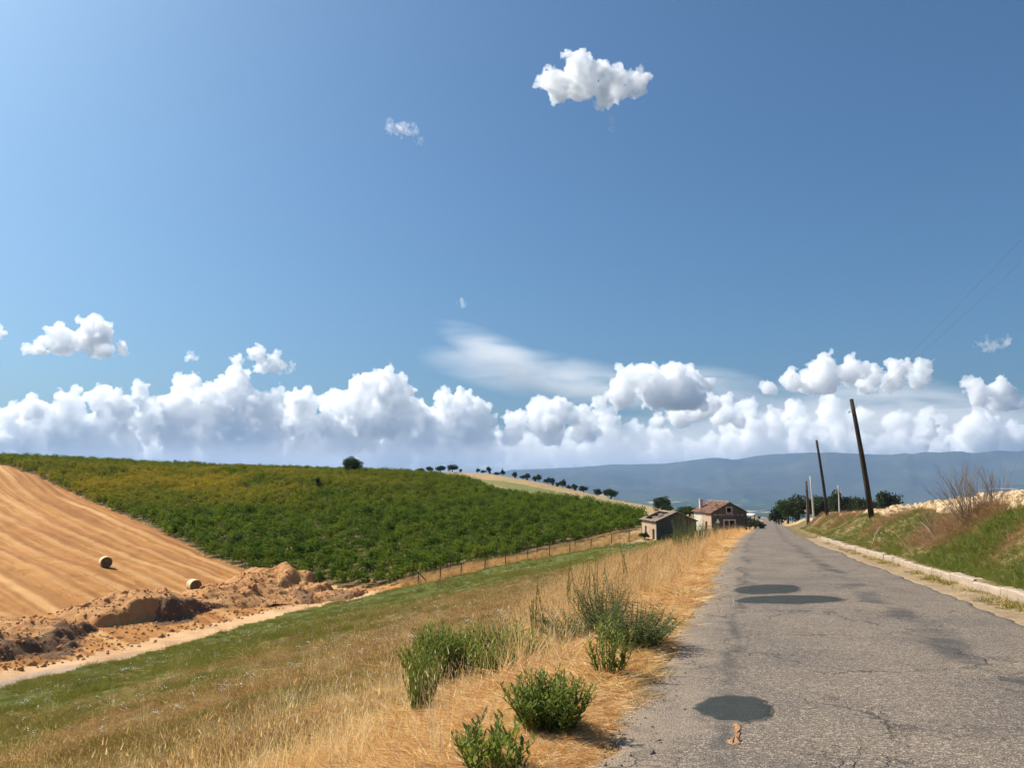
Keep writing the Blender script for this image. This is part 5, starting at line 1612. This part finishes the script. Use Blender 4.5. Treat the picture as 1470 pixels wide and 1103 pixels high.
# ------------------------------------------------------------------ plants on the verge
def plant(name, loc, label, stems, leaf, mat, stem_mat, seed, h, spread, leafn, narrow=.35, lean=.35, up=.6, tilt=.35, whorl=False, cat='shrub', bare=.15, group=None):
    """stems that fan out from the base and carry leaves along their length"""
    R_ = random.Random(seed)
    root = tag(empty(name, loc), label, cat, group)
    ms = MB(); V_, F_ = [], []
    for s in range(stems):
        a = R_.uniform(0, 6.283); q = spread * math.sqrt(R_.random())
        b = Vector((q * .55 * math.cos(a), q * .55 * math.sin(a), -.04))
        ln = h * R_.uniform(.6, 1.0) * (1 - .35 * (q / max(spread, .01)) ** 2)
        t = Vector((q * math.cos(a) * (1 + lean) + R_.gauss(0, .04), q * math.sin(a) * (1 + lean) + R_.gauss(0, .04), ln))
        mid = b.lerp(t, .5) + Vector((R_.gauss(0, .06 * h), R_.gauss(0, .06 * h), .03))
        ms.tube([b, mid, t], [.006, .0045, .002], 4, False)
        for i in range(leafn):
            f = bare + (1 - bare) * (i + R_.random()) / leafn
            c = b.lerp(mid, f * 2) if f < .5 else mid.lerp(t, f * 2 - 1)
            ang = i * 2.4 + R_.uniform(-.4, .4)
            d = Vector((math.cos(ang), math.sin(ang), up + R_.gauss(0, .25))).normalized()
            s_ = leaf * R_.uniform(.65, 1.2) * (1.0 - .35 * f)
            side = d.cross(Vector((0, 0, 1))).normalized(); side = (side + Vector((0, 0, R_.gauss(0, tilt)))).normalized()
            n = d.cross(side)
            o = len(V_)
            V_ += [tuple(c), tuple(c + d * s_ * .45 + side * s_ * narrow * .5), tuple(c + d * s_ - n * s_ * .12), tuple(c + d * s_ * .45 - side * s_ * narrow * .5), tuple(c + d * s_ * .5 - n * s_ * .05)]
            F_ += [(o, o + 1, o + 4), (o + 1, o + 2, o + 4), (o + 2, o + 3, o + 4), (o + 3, o, o + 4)]
    ms.build('stem', stem_mat, root)
    me = bpy.data.meshes.new('foliage'); me.from_pydata(V_, [], F_); me.materials.append(mat); me.update()
    o = link(bpy.data.objects.new('foliage', me)); o.parent = root
    return root
def vp(px, py): return hit(px, py)
plant('leafy_shrub', vp(640, 990), 'largest bushy green shrub in the straw, left of the others', 260, .115, MAT['shrub'], MAT['stem'], 1, 1.02, .62, 30, .30, .12, .6)
plant('leafy_shrub', vp(728, 982), 'looser green shrub growing against the right of the largest shrub', 130, .105, MAT['shrub'], MAT['stem'], 2, .76, .52, 26, .30, .2, .6)
plant('broom_plant', vp(601, 1045), 'tall feathery dark green plant at the left of the largest shrub', 34, .085, MAT['shrub'], MAT['stem'], 3, .92, .14, 70, .16, .8, 1.4, bare=.15, cat='plant')
plant('leafy_shrub', vp(790, 1050), 'compact round green shrub close to the road edge', 85, .085, MAT['shrub'], MAT['stem'], 4, .48, .30, 26, .30, .15, .6)
plant('broadleaf_plant', vp(705, 1118), 'broad-leaved light green plant at the bottom edge', 20, .10, MAT['shrub'], MAT['stem'], 5, .40, .20, 15, .42, .2, .8, cat='plant')
plant('broadleaf_plant', vp(672, 1085), 'small thin plant with upright leaves above the bottom plant', 7, .085, MAT['shrub_dark'], MAT['stem'], 6, .33, .06, 12, .34, .5, .9, cat='plant')
plant('broadleaf_plant', vp(745, 1110), 'tiny green sprout at the bottom edge right of the broad-leaved plant', 5, .08, MAT['shrub'], MAT['stem'], 16, .14, .04, 8, .4, .5, .9, cat='plant')
plant('leafy_shrub', vp(876, 972), 'small upright green shrub below the grey-green bush', 24, .085, MAT['shrub'], MAT['stem'], 7, .66, .22, 20, .32, .25, .8)
plant('weed_bush', vp(830, 925), 'grey-green fine-leaved bush in the straw, left one', 120, .085, MAT['shrub_dark'], MAT['stem'], 8, .52, .50, 26, .26, .6, -.1, tilt=.6, cat='bush', bare=.05)
plant('weed_bush', vp(908, 930), 'dark grey-green bush leaning over the road edge', 130, .085, MAT['shrub_dark'], MAT['stem'], 9, .60, .42, 28, .26, .6, -.1, tilt=.6, cat='bush', bare=.05)
plant('weed_bush', vp(868, 910), 'tall fine-leaved bush behind the grey-green pair', 80, .085, MAT['shrub_dark'], MAT['stem'], 10, .95, .36, 30, .24, .5, .0, tilt=.6, cat='bush', bare=.05)
spikes = [(772, 945, 1.15, 1), (820, 895, 1.6, 2), (846, 892, 1.3, 3), (865, 872, 1.6, 4), (893, 866, 1.8, 5), (770, 918, .9, 6), (931, 836, 1.4, 7), (838, 850, 1.1, 8)]
for i, (px, py, h, sd) in enumerate(spikes):
    plant('spike_weed', vp(px, py), ['single dark spike weed behind the loose shrub', 'tall thin spike weed left of the fine-leaved bush', 'spike weed just left of the fine-leaved bush', 'dark spike weed at the upper end of the weed line', 'tallest dark spike weed in the weed line', 'short spike weed behind the largest shrub', 'spike weed in front of the tall dry grass', 'faint spike weed out on the meadow slope'][i],
          5, .10, MAT['shrub_dark'], MAT['stem'], 100 + sd, h * 1.1, .07, 70, .12, .3, 2.2, bare=.08, cat='weed', group='dark spike weeds along the verge')
for i, (px, py, h, sp, sd) in enumerate([(985, 800, 2.3, .6, 1), (997, 792, 2.0, .5, 2), (1008, 785, 1.8, .5, 3), (975, 797, 1.7, .4, 4), (1024, 778, 1.5, .5, 5)]):
    plant('tall_weed', vp(px, py), ['tallest green weed clump on the verge before the houses', 'second green weed clump right of the tallest', 'third green weed clump right of the tallest', 'green weed clump left of the tallest', 'rightmost low weed clump before the roadside house'][i],
          34, .17, MAT['shrub_dark'], MAT['stem'], 120 + sd, h * 1.35, sp * 1.3, 36, .2, .2, 1.2, cat='weed', group='green weed clumps before the houses')
for i, (px, Y, h, w) in enumerate([(1084, 122, 1.6, 2.6), (1092, 118, 1.1, 2.4), (1076, 126, 2.0, 2.2)]):
    q = at(px, 762, Y)
    tree('roadside_bush', Vector((q.x, q.y, gz(q.x, q.y))), h, w, ['middle', 'rightmost', 'leftmost'][i] + ' of the dusty bushes at the road corner past the house', 'dusty bushes at the road corner', cat='bush')
for i, (px, py, Y, h, w) in enumerate([(958, 776, 101, 1.1, 2.2), (978, 774, 101, 1.5, 2.0), (925, 772, 106, 1.1, 1.8)]):
    q = at(px, py, Y)
    tree('roadside_bush', Vector((q.x, q.y, gz(q.x, q.y))), h, w, ['bush against the shaded gable of the ruin', 'bush at the right corner of the ruin', 'bush against the sunlit wall of the ruin'][i], 'bushes around the ruined house', cat='bush')
# lone tall dry stalks on the slope
for i, (px, py, h) in enumerate([(232, 1095, 1.05), (240, 1085, .8), (500, 985, 1.2), (300, 1030, .8), (590, 1010, .7), (430, 1060, .7)]):
    p = vp(px, py); m = MB()
    R_ = random.Random(i)
    l = Vector((R_.gauss(0, .05), R_.gauss(0, .05), h))
    m.tube([(0, 0, -.05), l * .5 + Vector((R_.gauss(0, .02), 0, 0)), l], [.005, .004, .003], 5)
    o = m.build('dry_stalk', MAT['dry_stem']); o.location = p
    V_, F_ = [], []
    for q in range(26):
        blade(V_, F_, l * (1 - .16 * R_.random()), (R_.gauss(0, .5), R_.gauss(0, .5), 1), .05, .008, .3, 2, R_)
    me = bpy.data.meshes.new('seed_head'); me.from_pydata(V_, [], F_); me.materials.append(MAT['straw'])
    c = link(bpy.data.objects.new('seed_head', me)); c.parent = o
    tag(o, ['tallest pale dry stalk at the lower left', 'shorter dry stalk beside the tallest at lower left', 'thin dry stalk on the mid slope', 'dry stalk right of the lower left pair', 'dry stalk just left of the feathery plant', 'dry stalk between the lower left pair and the shrubs'][i], 'stalk', 'lone dry stalks on the slope')

# bare brush on the right bank
def bare_bush(loc, label, n, h, spread, seed, name='bare_bush', cat='bush'):
    R_ = random.Random(seed); m = MB(); tw = MB()
    root = tag(empty(name, loc), label, cat)
    for i in range(n):
        a = R_.uniform(0, 6.283); q = R_.random() ** .7
        t = Vector((math.cos(a) * spread * q, math.sin(a) * spread * q * .6, h * R_.uniform(.55, 1) * (1 - .3 * q)))
        b = Vector((R_.gauss(0, .15), R_.gauss(0, .12), -.1))
        pts = [b, b.lerp(t, .35) + Vector((R_.gauss(0, .05), R_.gauss(0, .05), .08)), b.lerp(t, .7) + Vector((R_.gauss(0, .05), 0, .05)), t]
        m.tube(pts, [.010, .007, .005, .0025], 5, False)
        for k in range(5):
            f = R_.uniform(.35, .95); c = b.lerp(t, f)
            e = c + (t - b).normalized() * R_.uniform(.2, .5) + Vector((R_.gauss(0, .13), R_.gauss(0, .13), R_.uniform(0, .15)))
            tw.tube([c, c.lerp(e, .5) + Vector((R_.gauss(0, .02), 0, .02)), e], [.004, .003, .002], 4, False)
    m.build('branch', MAT['twig'], root); tw.build('twig', MAT['twig'], root)
    return root
q = spot(1392, 775, 25.5); bare_bush(q, 'tall leafless twiggy bush on top of the right bank', 46, 2.5, 1.3, 3)
q = spot(1340, 770, 27.5); bare_bush(q, 'low leafless shrub left of the tall twiggy bush', 26, 1.3, 1.3, 4)
q = spot(1430, 770, 26.5); bare_bush(q, 'leafless shrub at the right picture edge beside the tall twiggy bush', 24, 1.9, 1.0, 5)
# heaps of cut brown brush around them
V_, F_ = [], []
x, y = [], []
P_, S_ = [], []
for px, py, Y, sx_, n in ((1375, 755, 26, 1.5, 150), (1420, 762, 26, 1.2, 90), (1335, 750, 29, 1.3, 90), (1195, 742, 80, 3.2, 260), (1225, 744, 64, 2.4, 180), (1175, 742, 96, 2.4, 160), (1290, 748, 42, 2.0, 120)):
    c = spot(px, py, Y)
    for i in range(n):
        xx, yy = c.x + rng.normal(0, sx_ * .5), c.y + rng.normal(0, sx_ * .6)
        if xx - float(road_line(yy)) < 6.0: continue
        P_.append((xx, yy, 0)); S_.append(rng.uniform(.7, 1.5) * (.62 if Y > 50 else .72))
P_ = np.array(P_); P_[:, 2] = height(P_[:, 0], P_[:, 1]) + rng.uniform(0, .25, len(P_))
heapb = [tuft('brush_heap', MAT['brush'], 60, 0.30, 0.2, 0.6, 0.009, (0.3, 1.7), 0.4, 140 + i) for i in range(3)]
scatter('cut_brush', P_, spin(len(P_), .4), np.array(S_), heapb, 'heaps of cut brown brush on the crest of the right bank', 'brush', seed=21)
# pale canes lying on the bank
for i, (px, py, Y, yaw, l) in enumerate([(1306, 775, 29, 2.2, 1.7), (1318, 772, 28, -.6, 1.5), (1345, 765, 27, 1.9, 1.3), (1250, 766, 37, .9, 1.6)]):
    p = spot(px, py, Y)
    m = MB().tube([(0, 0, 0), (.35 * l * math.cos(yaw), .2 * l * math.sin(yaw), .35 * l), (.72 * l * math.cos(yaw), .4 * l * math.sin(yaw), .55 * l)], [.018, .014, .008], 6)
    o = m.build('dry_cane', MAT['dry_stem']); o.location = p
    tag(o, ['pale cane leaning left below the bare bushes', 'pale cane leaning right below the bare bushes', 'pale cane at the foot of the tall twiggy bush', 'pale cane beside the tall pole'][i], 'cane', 'pale dry canes on the bank')

# ------------------------------------------------------------------ far farmhouses in the valley
m = MB(); m.box((-9, -6, -3), (9, 6, 6)); wall_me = m.mesh('wall', MAT['sign_white'])
m = MB(); m.add([(-10, -7, 6), (10, -7, 6), (10, 7, 6), (-10, 7, 6), (-10, 0, 9.5), (10, 0, 9.5)], [(0, 1, 5, 4), (2, 3, 4, 5), (0, 4, 3), (1, 2, 5)]); roof_me = m.mesh('roof', MAT['old_tiles'])
R_ = random.Random(31)
for i in range(26):
    px = R_.uniform(960, 1465); Y = R_.uniform(3600, 7600)
    X_ = (px - 735) / F * Y
    z = float(valley_z(np.array([X_]), np.array([Y]))[0])
    root = tag(empty('farmhouse', (X_, Y, z), R_.uniform(0, 3)), 'tiny pale farmhouse far away in the hazy valley', 'farmhouse', 'far farmhouses in the valley')
    root.scale = (R_.uniform(.8, 3.0), R_.uniform(.8, 1.6), R_.uniform(.8, 1.3))
    for nm, me in (('wall', wall_me), ('roof', roof_me)):
        o = link(bpy.data.objects.new(nm, me)); o.parent = root
q = at(1448, 703, 6500)
root = tag(empty('greenhouse', (q.x, q.y, q.z), .2), 'long white greenhouse roof far off in the valley at right', 'greenhouse')
m = MB()
for i in range(6):
    V_, F_ = [], []
    for k in range(9):
        a = math.pi * k / 8
        V_ += [(-90, i * 16 + 8 * math.cos(a), 8 * math.sin(a)), (90, i * 16 + 8 * math.cos(a), 8 * math.sin(a))]
    m.add(V_, [(2 * k, 2 * k + 1, 2 * k + 3, 2 * k + 2) for k in range(8)])
m.build('plastic_vault', MAT['sign_white'], root)
